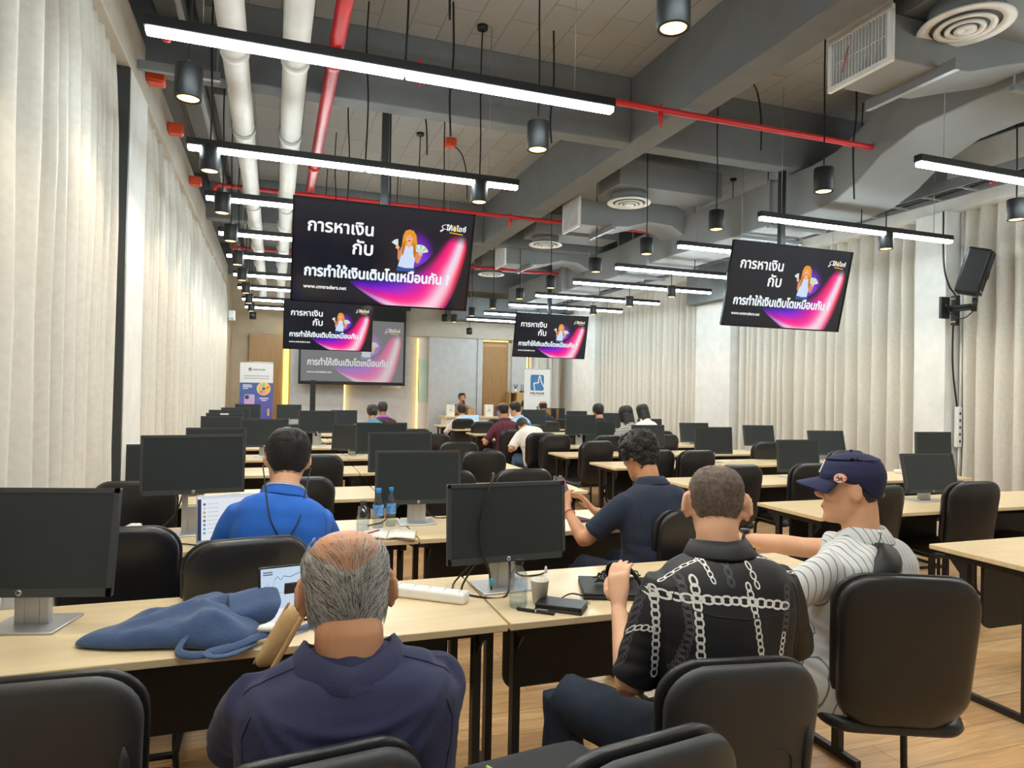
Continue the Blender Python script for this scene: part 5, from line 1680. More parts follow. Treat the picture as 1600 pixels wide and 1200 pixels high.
def person(label, x, y, yaw, S=1.0, lean=6, bend=14, turn=0, side=0, head=(0, 10, 0), arms=None, shirt='navy', sleeve=.85, skin='skin_a', hair='hair_black', hairstyle='short', girth=1.0, vox=.012,
           trousers='trousers', shoes='shoe_black', collar=True, ear=1.0, earflare=.3, legs=None, curl=.6, seat=.46, tl=1.0, neck=1.0, hs=1.0, nr=1.0, cz=0.0, cr=1.0, ctilt=.006, folds=(), collar_mat=None, shrug=0.0, disp=True, cut=None):
    M0 = Matrix.Identity(4)
    hipz = seat + .085
    # spine: integrate a leaning, twisting column
    def spine(t):
        n = 24; p = V((0, 0, hipz)); ang = 0
        L = .53 * S * tl
        steps = int(n * t + .5)
        for i in range(steps):
            q = i / n
            a = radians(lean + bend * (q - .15) * 1.2); b = radians(side) * q
            p = p + V((sin(b), sin(a) * cos(b), cos(a) * cos(b))) * (L / n)
        a = radians(lean + bend * (t - .15) * 1.2)
        tw = radians(turn) * t
        X = V((cos(tw), sin(tw), -sin(radians(side) * t) * .8)).normalized(); Z = V((sin(radians(side) * t), sin(a), cos(a))).normalized(); Y = Z.cross(X).normalized(); X = Y.cross(Z).normalized()
        return p, X, Y, Z
    secs = [(-.12, .165, .125), (0, .178, .132), (.14, .172, .128), (.32, .158, .118), (.52, .168, .124), (.7, .178, .124), (.82, .180, .112), (.90, .150, .092), (.96, .105, .075), (1.0, .072, .064)]
    def torso(g, off, rel=1.0, top=1.0, hem=None):
        R = []
        for t, a, b in secs:
            if t > top: continue
            p, X, Y, Z = spine(max(t, 0)); p = p + Z * (min(t, 0) * .53 * S)
            if t == -.12 and hem: p = p - Z * hem
            gg = 1 + (girth - 1) * (1.0 if t < .6 else .6)
            R.append(ring(p + Y * (.0 if t < .6 else -.008), X, Y, (a * gg + off) * S, (b * gg * (1.08 if .1 < t < .5 else 1) + off) * S, 28))
        g.loft(R, 0)
    pN, XN, YN_, ZN = spine(.84)
    shL = pN - XN * .158 * S * (1 + (girth - 1) * .5) + ZN * (.0 + shrug) * S; shR = pN + XN * .158 * S * (1 + (girth - 1) * .5) + ZN * (.0 + shrug) * S
    pT, XT, YT, ZT = spine(1.0)
    hy, hp, hr = (radians(a) for a in head)
    tw = radians(turn)
    Rh = Matrix.Rotation(tw + hy, 4, 'Z') @ Matrix.Rotation(-hp, 4, 'X') @ Matrix.Rotation(hr, 4, 'Y')
    Rn = Matrix.Rotation(tw + hy, 4, 'Z') @ Matrix.Rotation(-hp * .4, 4, 'X') @ Matrix.Rotation(hr * .5, 4, 'Y')
    pivot = pT + ZT * .045 * S * neck
    hc = pivot + (Rh.to_3x3() @ V((0, .022, .125 - .03 * (1 - neck)))) * S * .96
    MH = Matrix.Translation(hc) @ Rh @ Matrix.Scale(S * hs, 4)
    arms = arms or {}
    l1, l2 = .30 * S, .255 * S
    A = {}
    for k, sh, sg in (('L', shL, -1), ('R', shR, 1)):
        d = arms.get(k, dict(w=(sg * .2, .34, hipz + .22), pole=(sg * .6, -.4, -.6)))
        el, wr = ik(sh, V(d['w']), l1, l2, V(d['pole']))
        A[k] = (sh, el, wr, d, sg)
    legs = legs or {}
    LG = {}
    for k, sg in (('L', -1), ('R', 1)):
        hp_ = V((sg * .09 * S, .03, hipz - .01)); kn = V(legs.get(k, (sg * .13, .44 * S, hipz + .005)))
        an = legs.get(k + 'a') or (kn.x, kn.y - .03, .09)
        LG[k] = (hp_, kn, V(an))
    # --- body
    g = G()
    torso(g, -.03)
    neck_b = pT - ZT * .04 * S
    nk = MH @ V((0, -.022, -.075))
    g.loft([ring(p, XT, YT, r * S, r * S * 1.04, 20, .95) for p, r in ((neck_b - ZT * .03, .07 * nr), (neck_b + ZT * .02, .064 * nr), (neck_b.lerp(nk, .5), .0585 * nr), (nk, .058 * nr), (MH @ V((0, -.018, -.02)), .056))], 0)
    g.tube([shL + XN * .03, pT - ZT * .035 - YT * .01, shR - XN * .03], [.036 * S, .05 * S, .036 * S], 14)
    head_geo(g, MH, S, ear, earflare)
    for k, (sh, el, wr, d, sg) in A.items():
        g.tube([sh, sh.lerp(el, .3), sh.lerp(el, .7), el], [.042 * S, .045 * S, .042 * S, .039 * S], 14)
        g.tube([el.lerp(sh, .03), el, el.lerp(wr, .3), el.lerp(wr, .75), wr], [.038 * S, .040 * S, .040 * S, .029 * S, .0245 * S], 14)
        f = V(d.get('f', tuple((wr - el).normalized()))); nr = V(d.get('n', (-sg * .5, 0, -1)))
        hand_geo(g, wr + f.normalized() * .02, f, nr, sg, S, d.get('curl', curl))
    for k, (h_, kn, an) in LG.items():
        g.tube([h_, h_.lerp(kn, .5), kn], [.078, .068, .052], 14)
        g.tube([kn, kn.lerp(an, .35), an], [.052, .050, .034], 14)
    body = mobj(remesh(g, 'person', [skin], vox, 2 if vox < .01 else 3), 'person')
    body.location = (x, y, 0); body.rotation_euler = (0, 0, yaw)
    tag(body, label, 'person')
    # --- shirt
    def wr_fn(co, n_):
        z = co.z
        a = noise.noise(V((co.x * 7, co.y * 7, z * 4.5))) * .010 + noise.noise(V((co.x * 16 + 3, co.y * 16, z * 9))) * .0045
        q = max(0, 1 - abs(z - hipz - .16) / .2)
        a += abs(noise.noise(V((co.x * 5, co.y * 5 + 9, z * 22)))) * .014 * q
        if folds and co.y < spine(.5)[0].y + .02:
            xx = co.x - pT.x
            for z0, k_, w_, h_ in folds: a += h_ * math.exp(-((z - (pT.z + z0) - k_ * xx * xx) / w_) ** 2) * max(0, 1 - abs(xx) / .24)
        return a
    g = G()
    torso(g, .017, top=.965, hem=.05)
    g.tube([shL + XN * .02, pT - ZT * .05 - YT * .012, shR - XN * .02], [.066 * S, .088 * S, .066 * S], 16)
    for k, (sh, el, wr, d, sg) in A.items():
        sl = d.get('sleeve', sleeve)
        if sl <= 1:
            e = sh.lerp(el, sl)
            g.tube([sh - (el - sh).normalized() * .02, sh.lerp(e, .35), sh.lerp(e, .7), e], [.060 * S, .067 * S, .064 * S, .066 * S], 18)
        else:
            e = el.lerp(wr, sl - 1)
            g.tube([sh, sh.lerp(el, .5), el], [.065 * S, .06 * S, .054 * S], 16); g.tube([el, el.lerp(e, .5), e], [.054 * S, .048 * S, .041 * S], 16)
        if d.get('cuff'):
            c_ = G(); dr = (el - sh).normalized(); h = dr.orthogonal().normalized()
            c_.tube([e - dr * .012, e + dr * .012], .0715 * S, 24, cap=False)
            c_.build('sleeve_cuff', d['cuff'], body)
    sm = remesh(g, 'shirt', [shirt], max(vox, .0075), 18 if vox < .012 else 7, .55, wr_fn if disp else None)
    so = mobj(sm, 'shirt', body)
    # --- collar
    if collar:
        n = 40; rings = []
        for zz, r in ((-.02, .074), (.012, .0705), (.030, .0715), (.033, .077), (.014, .090), (-.012, .104), (-.019, .103), (-.006, .088)):
            rings.append([])
            for k in range(n):
                a = 2 * pi * k / n
                fr = max(0, sin(a))          # front opens downward
                rings[-1].append(pT + (XT * (r * cr * cos(a)) + YT * (r * cr * sin(a) - .004) + ZT * (zz + cz - .028 * fr - .004 + ctilt * (abs(cos(a)) - max(0, -sin(a))))) * S)
        c_ = G().loft(rings, 0, True, False, True)
        c_.build('collar', collar_mat or shirt, body)
    # --- trousers
    g = G()
    R = []
    for t, a, b in secs[:3]:
        p, X, Y, Z = spine(max(t, 0)); p = p + Z * (min(t, 0) * .53 * S)
        R.append(ring(p, X, Y, (a * girth + .012) * S, (b * girth + .012) * S, 24))
    g.loft(R, 0)
    for k, (h_, kn, an) in LG.items():
        g.tube([h_ - (kn - h_).normalized() * .06, h_, h_.lerp(kn, .5), kn], [.088, .095, .086, .072], 18)
        g.tube([kn + V((0, 0, .012)), kn.lerp(an, .3), kn.lerp(an, .95)], [.068, .066, .058], 16)
    tm = remesh(g, 'trousers', [trousers], max(vox, .01), 5, .5, lambda c, n_: noise.noise(c * 9) * .006 + noise.noise(c * 20) * .003)
    mobj(tm, 'trousers', body)
    for k, (h_, kn, an) in LG.items():
        s_ = G().loft([ring(V((an.x, an.y + yy, 0)) + V((0, 0, hz / 2 + .002)), V((1, 0, 0)), V((0, 0, 1)), w, hz / 2, 14) for yy, w, hz in ((-.075, .02, .04), (-.06, .033, .075), (0, .036, .095), (.06, .042, .075), (.12, .046, .055), (.165, .036, .04), (.18, .015, .02))], 0)
        s_.build('shoe', shoes, body)
    return dict(body=body, MH=MH, S=S, shirt=so, A=A, pT=pT, XT=XT, YT=YT, ZT=ZT, hc=hc, spine=spine)


def hair_cap(P, mask, m, thick=.012, amp=.003, fs=60, name='hair', n=72, top=None):
    """hair mass: the head's own surface pushed out where the mask is 1 and sunk below the skin where it is 0"""
    g = G(); rings = []
    K = 46
    for i in range(K + 1):
        z = -.115 + (.1085 + .115) * (i / K)
        if i > K - 8: z = .1085 - (.1085 - (-.115 + .2235 * (K - 8) / K)) * ((K - i) / 8) ** 1.6
        r = []
        for k in range(n):
            th = 2 * pi * k / n
            w = mask(th, z)
            p0 = hsurf(th, z)
            d = -.006 * (1 - w) + thick * w
            if w > .02: d += amp * w * (noise.noise(p0 * fs) + .5 * noise.noise(p0 * fs * 2.1))
            r.append(P['MH'] @ hsurf(th, z, d))
        rings.append(r)
    g.loft(rings, 0)
    return g.build(name, m, P['body'])


def smooth01(a, b, x):
    t = min(1, max(0, (x - a) / (b - a))); return t * t * (3 - 2 * t)


def std_mask(front=.055, side=-.02, back=-.075):
    """1 where hair grows: above a hairline that is high at the face, dips at ears and nape"""
    def f(th, z):
        c = cos(th)                      # 1 face, -1 nape
        if c > 0: h = side + (front - side) * smooth01(.25, .75, c)
        else: h = side + (back - side) * smooth01(.15, .85, -c)
        return smooth01(h - .006, h + .006, z)
    return f


def strands(P, N, mask, mats, length=.04, lift=.006, seed=1, rad=.0007, comb=None, jit=.35, name='hair_strands', base=.004, seg=4):
    rnd = random.Random(seed); g = G(); MH = P['MH']; made = 0; tries = 0
    while made < N and tries < N * 20:
        tries += 1
        th = rnd.uniform(0, 2 * pi); z = rnd.uniform(-.1, .107)
        if rnd.random() > mask(th, z): continue
        p = hsurf(th, z)
        n_ = (p - V((0, -.005, .0))); n_.normalize()
        dn = hsurf(th, max(z - .012, -.12)) - p
        if z > .085: dn = V((p.x, p.y + .01, -.02))
        dn.normalize()
        sd = n_.cross(dn).normalized()
        a, b = comb(th, z, p) if comb else (1, 0)
        d = (dn * a + sd * (b + rnd.gauss(0, jit))).normalized()
        L = length * rnd.uniform(.6, 1.25); pts = []
        q = p + n_ * base
        for k in range(seg + 1):
            t = k / seg
            pts.append(MH @ (q + n_ * (lift * sin(pi * min(1, t * 1.1)) * rnd.uniform(.5, 1.2))))
            step = d * (L / seg)
            q = q + step
            # stay on the head
            hz_ = min(max(q.z, -.12), .107); tt = math.atan2(q.x, q.y - (hinterp(HF, hz_) + hinterp(HB, hz_)) / 2)
            if q.z > -.115:
                s_ = hsurf(tt, hz_); 
                if (q - s_).length < .05: q = s_.lerp(q, .35) + (q - V((0, 0, q.z))).normalized() * base * .6
            d = (d + dn * .12 + V((rnd.gauss(0, .06), rnd.gauss(0, .06), rnd.gauss(0, .06)))).normalized()
        g.tube(pts, [rad * P['S'] * (1 - .75 * k / seg) for k in range(seg + 1)], 3, rnd.randrange(len(mats)), False)
        made += 1
    return g.build(name, mats, P['body'], recalc=False)


def curly(P, mask, m, N=420, seed=3, r=.011):
    rnd = random.Random(seed); g = G(); made = 0; t = 0
    while made < N and t < N * 30:
        t += 1
        th = rnd.uniform(0, 2 * pi); z = rnd.uniform(-.08, .108)
        if rnd.random() > mask(th, z): continue
        p = hsurf(th, z, .014); n_ = (p - V((0, 0, .0))).normalized(); u = n_.orthogonal().normalized(); w = n_.cross(u)
        ph = rnd.uniform(0, 6.28); rr_ = r * rnd.uniform(.55, 1.1)
        u2 = u * cos(ph) + w * sin(ph); w2 = n_ * .8 + w * .4 * rnd.uniform(-1, 1)
        pts = [P['MH'] @ (p + (u2 * cos(a) + w2 * sin(a)) * rr_ * (1 - .05 * a) + n_ * .0015 * a) for a in [k * .75 for k in range(9)]]
        g.tube(pts, [.0016 * P['S']] + [.0028 * P['S']] * 7 + [.001], 5, 0, True); made += 1
    return g.build('curls', m, P['body'], recalc=False)


def eyes(P):
    for sx in (-1, 1):
        g = G().ell((0, 0, 0), (.010, .006, .0055), None, 12, 8)
        o = g.build('eye', 'eye', P['body']); o.matrix_basis = P['MH'] @ Matrix.Translation((sx * .031, .0835, .004))
        b = G().tube([(sx * .015, .0925, .021), (sx * .032, .088, .026), (sx * .048, .078, .021)], [.002, .003, .0015], 6)
        o = b.build('eyebrow', 'hair_black', P['body']); o.matrix_basis = P['MH']
    g = G().ell((0, .0985, -.0675), (.019, .003, .004), None, 12, 6)
    o = g.build('lips', 'lip', P['body']); o.matrix_basis = P['MH']


def seams(P, lines, m, r=.0017):
    """sewn seams laid on the back of a shirt; points are (across, up) from the collar"""
    me = P['shirt'].data
    bv = BVHTree.FromPolygons([v.co for v in me.vertices], [tuple(p.vertices) for p in me.polygons])
    for pts, diag in lines:
        g = G()
        Q = []
        for i in range(len(pts) - 1):
            for j in range(6): Q.append(V(pts[i] + (0,)).lerp(V(pts[i + 1] + (0,)), j / 6))
        path = []
        for q in Q:
            x, z = P['pT'].x + q.x, P['pT'].z + q.y
            h = bv.ray_cast(V((x, P['pT'].y - .9, z + .9)), V((0, 1, -1)).normalized()) if diag else bv.ray_cast(V((x, -1.2, z)), V((0, 1, 0)))
            if h[0]: path.append(h[0] + h[1] * .0004)
        if len(path) > 2: g.tube(path, r, 6).build('stitching', m, P['body'])


def chain_print(P):
    """rows of printed chain links laid on the shirt's surface, seen from behind"""
    me = P['shirt'].data
    bv = BVHTree.FromPolygons([v.co for v in me.vertices], [tuple(p.vertices) for p in me.polygons])
    g = G()
    diag = False
    def drop(px, pz, dz=0.0):
        hit = bv.ray_cast(V((px, P['pT'].y - .9, pz + .9)), V((0, 1, -1)).normalized()) if diag else bv.ray_cast(V((px, -1.2, pz)), V((0, 1, 0)))
        if hit[0] is None: return None
        return hit[0] + hit[1] * (.0012 + dz)
    def link(cx, cz, a, rx, rz, w, m, dz=0):
        n = 20; I = []; O = []
        ca, sa = cos(a), sin(a)
        for k in range(n):
            t = 2 * pi * k / n
            for L, k_ in ((I, 1 - w), (O, 1.0)):
                u, v_ = rx * k_ * cos(t), rz * k_ * sin(t)
                if L is I: u, v_ = (rx - w_abs) * cos(t), (rz - w_abs) * sin(t)
                L.append(drop(cx + u * ca - v_ * sa, cz + u * sa + v_ * ca, dz))
        for k in range(n):
            q = (I[k], I[(k + 1) % n], O[(k + 1) % n], O[k])
            if any(p is None for p in q): continue
            if max((q[i] - q[i - 1]).length for i in range(4)) > .02: continue
            g.add(list(q), [(0, 1, 2, 3)], m, True)
    w_abs = .0036
    def chain(P0, P1, r, m, sag=0.0, squash=.78, thin=False):
        nonlocal w_abs
        P0, P1 = V(P0), V(P1); L = (P1 - P0).length; st = r * 1.32; n = max(1, int(L / st))
        a = math.atan2(P1.y - P0.y, P1.x - P0.x)
        for i in range(n + 1):
            t = i / n; c = P0.lerp(P1, t); c.y += sag * 4 * t * (1 - t)
            if thin:
                for rr_ in (1, .66):
                    w_abs = .0011; link(c.x, c.y, a, r * rr_, r * squash * rr_, 0, 1, .0002 * (i % 2))
            else:
                w_abs = r * .33; link(c.x, c.y, a, r, r * squash * (1.0 if i % 2 else .86), 0, 0, .0003 * (i % 2))
    pN = P['spine'](.9)[0]; z0 = pN.z; x0 = pN.x
    X = lambda px: x0 + (px - 1086) * .000592
    Z = lambda py: z0 + .035 + (560 - py) * .00047
    # white chains
    diag = True
    zt = P['pT'].z; xt = P['pT'].x
    chain((xt - .18, zt - .105), (xt - .02, zt - .065), .0125, 0, .006)
    chain((xt + .0, zt - .070), (xt + .20, zt - .115), .0105, 0, .006)
    diag = False
    chain((X(935), Z(530)), (X(960), Z(640)), .0095, 0)
    chain((X(1135), Z(570)), (X(1150), Z(660)), .011, 0)
    chain((X(735), Z(755)), (X(1270), Z(770)), .0165, 0, .012)
    chain((X(742), Z(740)), (X(742), Z(1200)), .0145, 0)
    chain((X(882), Z(650)), (X(885), Z(1150)), .0145, 0)
    chain((X(1108), Z(670)), (X(1150), Z(1100)), .0125, 0)
    chain((X(1262), Z(930)), (X(1240), Z(1110)), .010, 0)
    diag = True
    chain((xt - .27, zt - .21), (xt - .215, zt - .25), .0115, 0)
    chain((xt - .235, zt - .14), (xt - .285, zt - .30), .016, 1, 0, .85, True)
    diag = False
    # outlined chains
    chain((X(835), Z(650)), (X(850), Z(900)), .0125, 1, 0, .8, True)
    chain((X(850), Z(900)), (X(805), Z(1140)), .0125, 1, 0, .8, True)
    chain((X(1030), Z(505)), (X(1035), Z(645)), .0125, 1, 0, .8, True)
    chain((X(1292), Z(690)), (X(1268), Z(900)), .0125, 1, 0, .8, True)
    chain((X(640), Z(610)), (X(715), Z(730)), .0165, 1, 0, .85, True)
    chain((X(655), Z(650)), (X(500), Z(950)), .0185, 1, 0, .85, True)
    o = len(me.vertices)
    # the print is part of the shirt mesh
    bm = bmesh.new(); bm.from_mesh(me)
    vs_ = [bm.verts.new(p) for p in g.v]
    for f, m in zip(g.f, g.m):
        fc = bm.faces.new([vs_[i] for i in f]); fc.material_index = 1 + m; fc.smooth = True
    bm.to_mesh(me); bm.free()
    me.materials.append(MT['chain_white']); me.materials.append(MT['chain_grey'])


def cap_hat(P):
    MH, body = P['MH'], P['body']
    n = 48; rings = []
    for i in range(20):
        t = i / 19; z = -.012 + .130 * t if t < .8 else -.012 + .130 * (.8 + .2 * (1 - (1 - (t - .8) / .2) ** 2))
        r = []
        for k in range(n):
            th = 2 * pi * k / n
            zz = z
            lo = .030 + (-.04 - .030) * smooth01(-.3, 1, -cos(th)) + .004
            zb = lo + (z + .012) * (.128 - lo) / .130
            q = max(-.12, min(.1085, zb))
            p = hsurf(th, min(q, .1), .011 + .004 * sin(pi * min(1, t)))
            if zb > .1 or t > .78:
                k_ = max(.02, (1 - ((t - .78) / .22) ** 2)) if t > .78 else 1
                base = hsurf(th, .085, .013)
                p = V((base.x * sqrt(k_), (base.y + .005) * sqrt(k_) - .005, .100 + .028 * (1 - k_)))
            r.append(MH @ p)
        rings.append(r)
    G().loft(rings, 0, True).build('cap_crown', 'cap', body)
    G().ell((0, 0, 0), (.007, .007, .005), None, 12, 6).build('cap_button', 'cap', body).matrix_basis = MH @ Matrix.Translation((0, -.004, .130))
    # visor
    top = []; bot = []
    for i in range(7):
        f = i / 6; a_, b_ = [], []
        for k in range(21):
            s_ = -1 + 2 * k / 20
            th = s_ * 1.12
            p0 = hsurf(th, .036, .012)
            out = V((p0.x * (1 + .10 * f), p0.y + .078 * f * (1 - .55 * abs(s_) ** 2.4), .038 - .016 * f - .030 * abs(s_) ** 2 * (.4 + .6 * f)))
            a_.append(MH @ out); b_.append(MH @ (out - V((0, 0, .005))))
        top.append(a_); bot.append(b_)
    g = G(); rings = [top[i] + bot[i][::-1] for i in range(7)]
    g.loft(rings, 0, True).build('visor', 'cap', body)
    # round patch on the left side, white front mark, back tab mark
    g = G()
    def lay(th0, z0, dx, dz, off): 
        return MH @ hsurf(th0 + dx / .085, z0 + dz, .0165 + off)
    def disc(th, z, r, c, off, n_=28, sx=1):
        vs_ = [lay(th, z, 0, 0, off)] + [lay(th, z, r * cos(2 * pi * k / n_) * sx, r * sin(2 * pi * k / n_), off) for k in range(n_)]
        g.add(vs_, [(0, k + 1, (k + 1) % n_ + 1) for k in range(n_)], 0, False, [c] * len(vs_))
    th = -1.2
    disc(th, .042, .0175, (196, 60, 56), .0008); disc(th, .042, .0160, (238, 214, 176), .0012)
    def bar(th, z, x0, z0, x1, z1, w, c, off):
        d = V((x1 - x0, z1 - z0)).normalized(); q = V((-d.y, d.x)) * w
        pts = [(x0 + q.x, z0 + q.y), (x1 + q.x, z1 + q.y), (x1 - q.x, z1 - q.y), (x0 - q.x, z0 - q.y)]
        g.add([lay(th, z, a, b, off) for a, b in pts], [(0, 1, 2, 3)], 0, False, [c] * 4)
    bar(th, .042, -.010, -.011, .006, .010, .0016, (200, 50, 50), .0018)
    bar(th, .042, -.020, .000, .004, -.003, .0012, (200, 50, 50), .0018)
    disc(th, .043, .006, (60, 70, 130), .0016); disc(th, .046, .003, (238, 224, 200), .002)
    bar(th, .042, .002, .004, .011, .001, .002, (200, 50, 50), .0021)
    bar(th, .042, -.006, -.006, .01, -.009, .0012, (60, 70, 130), .0018)
    g.build('round_patch', 'prints', body, recalc=False); g = G()
    for a, b in ((-.0, .0), (.006, .0), (.012, .001)): bar(pi + .35 - 2 * pi, -.022, -.016 + a, -.006, -.014 + a, .006, .0018, (206, 186, 150), .001)
    g.build('back_mark', 'prints', body, recalc=False); g = G()
    for k in range(3): bar(-.02, .07, -.016 + k * .014, -.014, -.010 + k * .014, .018, .0035, (238, 238, 240), .001)
    g.build('front_mark', 'prints', body, recalc=False)


def build_people():
    # 1 grey-haired man in navy polo, back to us
    P = person('grey-haired balding man in navy polo, back to viewer, seated at the near desk', .155, 1.395, radians(-3), S=1.0, lean=-9, bend=18, head=(0, 20, -3), girth=1.14, vox=.006, shirt='navy', sleeve=.9, skin='skin_a', ear=1.12, earflare=.5, tl=.85, hs=1.08, nr=1.16, neck=.45, cz=-.016, cr=1.14, ctilt=.02, folds=((-.13, 3.2, .013, .012), (-.185, 4.2, .016, .016), (-.25, 3.4, .018, .014), (-.085, 1.6, .010, .007), (-.31, 2.2, .02, .014)),
               arms=dict(L=dict(w=(-.08, .40, .80), pole=(-.95, -.5, -.75)), R=dict(w=(.10, .42, .80), pole=(.4, -.5, -.9))), shoes='shoe_black')
    fr = lambda th, z: smooth01(-.092, -.078, z - (.0 if cos(th) < 0 else .07)) * (1 - smooth01(.008 + .05 * abs(sin(th)) ** 1.5, .034 + .05 * abs(sin(th)) ** 1.5, z)) * (1 - smooth01(.1, .4, cos(th)))
    nz = lambda th, z: fr(th, z) * smooth01(-.006, .006, z + .088 - .05 * (1 - smooth01(.2, .85, -cos(th)))) * smooth01(-.092, -.05, z + .02 * noise.noise(V((th * 6, z * 30, 0))))
    hair_cap(P, nz, 'hair_grey', .006, .002, 90)
    strands(P, 4600, lambda th, z: nz(th, z) * .92 + .12 * smooth01(.0, .03, z) * (1 - smooth01(.08, .1, z)) * (cos(th) < .3), ['hair_grey', 'hair_white', 'hair_grey', 'hair_white', 'hair_dark'], .036, .0025, 5, .00055, lambda th, z, p: (1, .5 * sin(th * 2 + .6)), .22, seg=4, base=.0065)
    arm = lambda k, w: ([(k * (.155 + w), -.06), (k * (.17 + w), -.10), (k * (.165 + w), -.15), (k * (.15 + w), -.22), (k * (.15 + w), -.28)], False)
    seams(P, [arm(-1, .02), arm(1, .02), ([(-.10, -.045), (-.15, -.06), (-.20, -.085)], True), ([(.10, -.045), (.15, -.06), (.20, -.085)], True)], 'navy', .0022)
    # 2 man in royal blue polo
    P2 = person('man in royal blue polo with white-edged collar, earphones cord down his back', .02, 2.93, radians(4), hs=1.1, S=1.0, lean=4, bend=20, turn=2, side=9, head=(-2, 20, 5), girth=1.02, vox=.009, shirt='royal', sleeve=.8, skin='skin_b', ear=1.0, earflare=.45,
                arms=dict(L=dict(w=(-.14, .38, .80), pole=(-.5, -.2, -.9)), R=dict(w=(.15, .44, .80), pole=(.5, -.2, -.7), cuff='whiteshirt')))
    hair_cap(P2, std_mask(.06, -.02, -.07), 'hair_black', .010, .0018, 70)
    strands(P2, 1800, std_mask(.06, -.0, -.06), ['hair_black', 'hair_black', 'hair_dark'], .03, .003, 9, .0006, lambda th, z, p: (1, .6), .25, base=.0125, seg=3)
    seams(P2, [arm(-1, -.01), arm(1, -.01)], 'royal', .002)
    for zz, r in ((.030, .0745), (.018, .0865)):
        pT, XT, YT, ZT = (P2[k] for k in ('pT', 'XT', 'YT', 'ZT'))
        G().tube([pT + (XT * (r * cos(a)) + YT * (r * sin(a) - .004) + ZT * (zz + .004 - .028 * max(0, sin(a)))) * 1.03 for a in [2 * pi * k / 48 for k in range(48)]], .0022, 6, closed=True).build('collar_stripe', 'whiteshirt', P2['body'])
    Mw = P2['body'].matrix_basis.copy(); Mw = Matrix.Translation(P2['body'].location) @ Matrix.Rotation(radians(4), 4, 'Z')
    bv = BVHTree.FromPolygons([v.co for v in P2['shirt'].data.vertices], [tuple(p.vertices) for p in P2['shirt'].data.polygons])
    def back(px, pz):
        h = bv.ray_cast(V((px, -1, pz)), V((0, 1, 0)))
        return Mw @ (h[0] + V((0, -.006, 0))) if h[0] else Mw @ V((px, -.1, pz))
    zt = P2['pT'].z; xt = P2['pT'].x
    earL, earR = Mw @ (P2['MH'] @ V((-.09, -.02, -.035))), Mw @ (P2['MH'] @ V((.09, -.02, -.035)))
    knot = back(xt - .015, zt - .16)
    g = G().tube([earL, back(xt - .075, zt - .005), back(xt - .06, zt - .08), knot], .0028, 6).tube([earR, back(xt + .07, zt + .0), back(xt + .04, zt - .08), knot], .0028, 6).tube([knot, back(xt - .05, zt - .24), back(xt - .09, zt - .32)], .004, 6)
    g.ell(knot, (.008, .008, .012), None, 10, 6)
    tag(g.build('earphone_cord', 'cable'), 'black earphone neck cord with knot on the back of the blue polo', 'earphones')
    # 3 curly-haired man in dark navy tee with phone
    P3 = person('curly black-haired man in dark navy shirt looking down at his phone', 1.88, 3.04, radians(8), tl=.96, S=1.0, lean=2, bend=18, turn=4, head=(0, 22, 0), girth=1.08, vox=.010, shirt='darknavy', sleeve=.82, skin='skin_a', earflare=.3,
                arms=dict(L=dict(w=(-.30, .40, .87), pole=(-.6, -.2, -.9), f=(.25, .6, .75), n=(.6, .5, .3), curl=.7), R=dict(w=(-.10, .44, .85), pole=(.9, -.2, -.6), f=(-.3, .6, .6), n=(-.5, .6, .3))), legs=dict(L=(-.2, .42, .55), R=(.06, .46, .55)))
    m = std_mask(.06, -.02, -.075)
    hair_cap(P3, m, 'hair_black', .022, .012, 38)
    curly(P3, m, 'hair_black', 520)
    seams(P3, [arm(-1, 0), arm(1, 0)], 'darknavy', .002)
    A = P3['A']['L']; Mw = Matrix.Translation(P3['body'].location) @ Matrix.Rotation(radians(8), 4, 'Z')
    c = Mw @ (A[2] + V((.03, .09, .105)))
    o = empty('phone', c, radians(30)); tag(o, 'phone held up in the hands of the curly-haired man', 'phone')
    MX = Matrix.Rotation(radians(-35), 4, 'X') @ Matrix.Rotation(radians(12), 4, 'Y')
    q = G().box(-.038, .038, -.004, .004, -.078, .078).build('case', 'black', o, bevel=.004); q.matrix_basis = MX
    g = G(); put = lambda a, b, l: V((a, -.0045 - l, b)); flat(g, [(-.034, -.074), (.034, -.074), (.034, .074), (-.034, .074)], (86, 74, 76), 0, put)
    flat(g, [(-.03, .02), (.03, .02), (.03, .06), (-.03, .06)], (140, 84, 84), .0003, put); flat(g, [(-.03, -.05), (.03, -.05), (.03, -.03), (-.03, -.03)], (110, 110, 112), .0003, put)
    q = g.build('screen', 'glowscreen', o, recalc=False); q.matrix_basis = MX
    wr = Mw @ A[2]; dr = (Mw.to_3x3() @ (A[2] - A[1])).normalized(); h_ = dr.orthogonal().normalized(); k_ = dr.cross(h_)
    tag(G().tube([wr - dr * .03 + (h_ * cos(a) + k_ * sin(a)) * .031 for a in [2 * pi * j / 20 for j in range(20)]], .003, 6, closed=True).build('bracelet', 'redpen'), 'thin reddish bracelet on the wrist of the curly-haired man', 'bracelet')
    # 4 man in chain print shirt
    P4 = person('man with shaved head in black chain-print shirt, back to viewer', 1.18, 1.55, radians(-10), S=1.0, lean=3, bend=10, turn=-8, head=(-14, 14, 0), girth=.98, tl=1.02, neck=.55, vox=.006, shirt='blackshirt', sleeve=.95, skin='skin_b', ear=1.2, earflare=.62, hs=1.0,
                arms=dict(L=dict(w=(-.215, .28, .85), pole=(-.3, -.3, -1.0), f=(.12, .45, .8), n=(.7, .6, -.2), curl=.45), R=dict(w=(.22, .40, .80), pole=(.6, -.3, -.8))), legs=dict(L=(-.36, .38, .55), R=(.14, .47, .55)), shoes='shoe')
    hair_cap(P4, lambda th, z: std_mask(.062, -.015, -.055)(th, z) * .85, 'hair_buzz', .0022, .0009, 200)
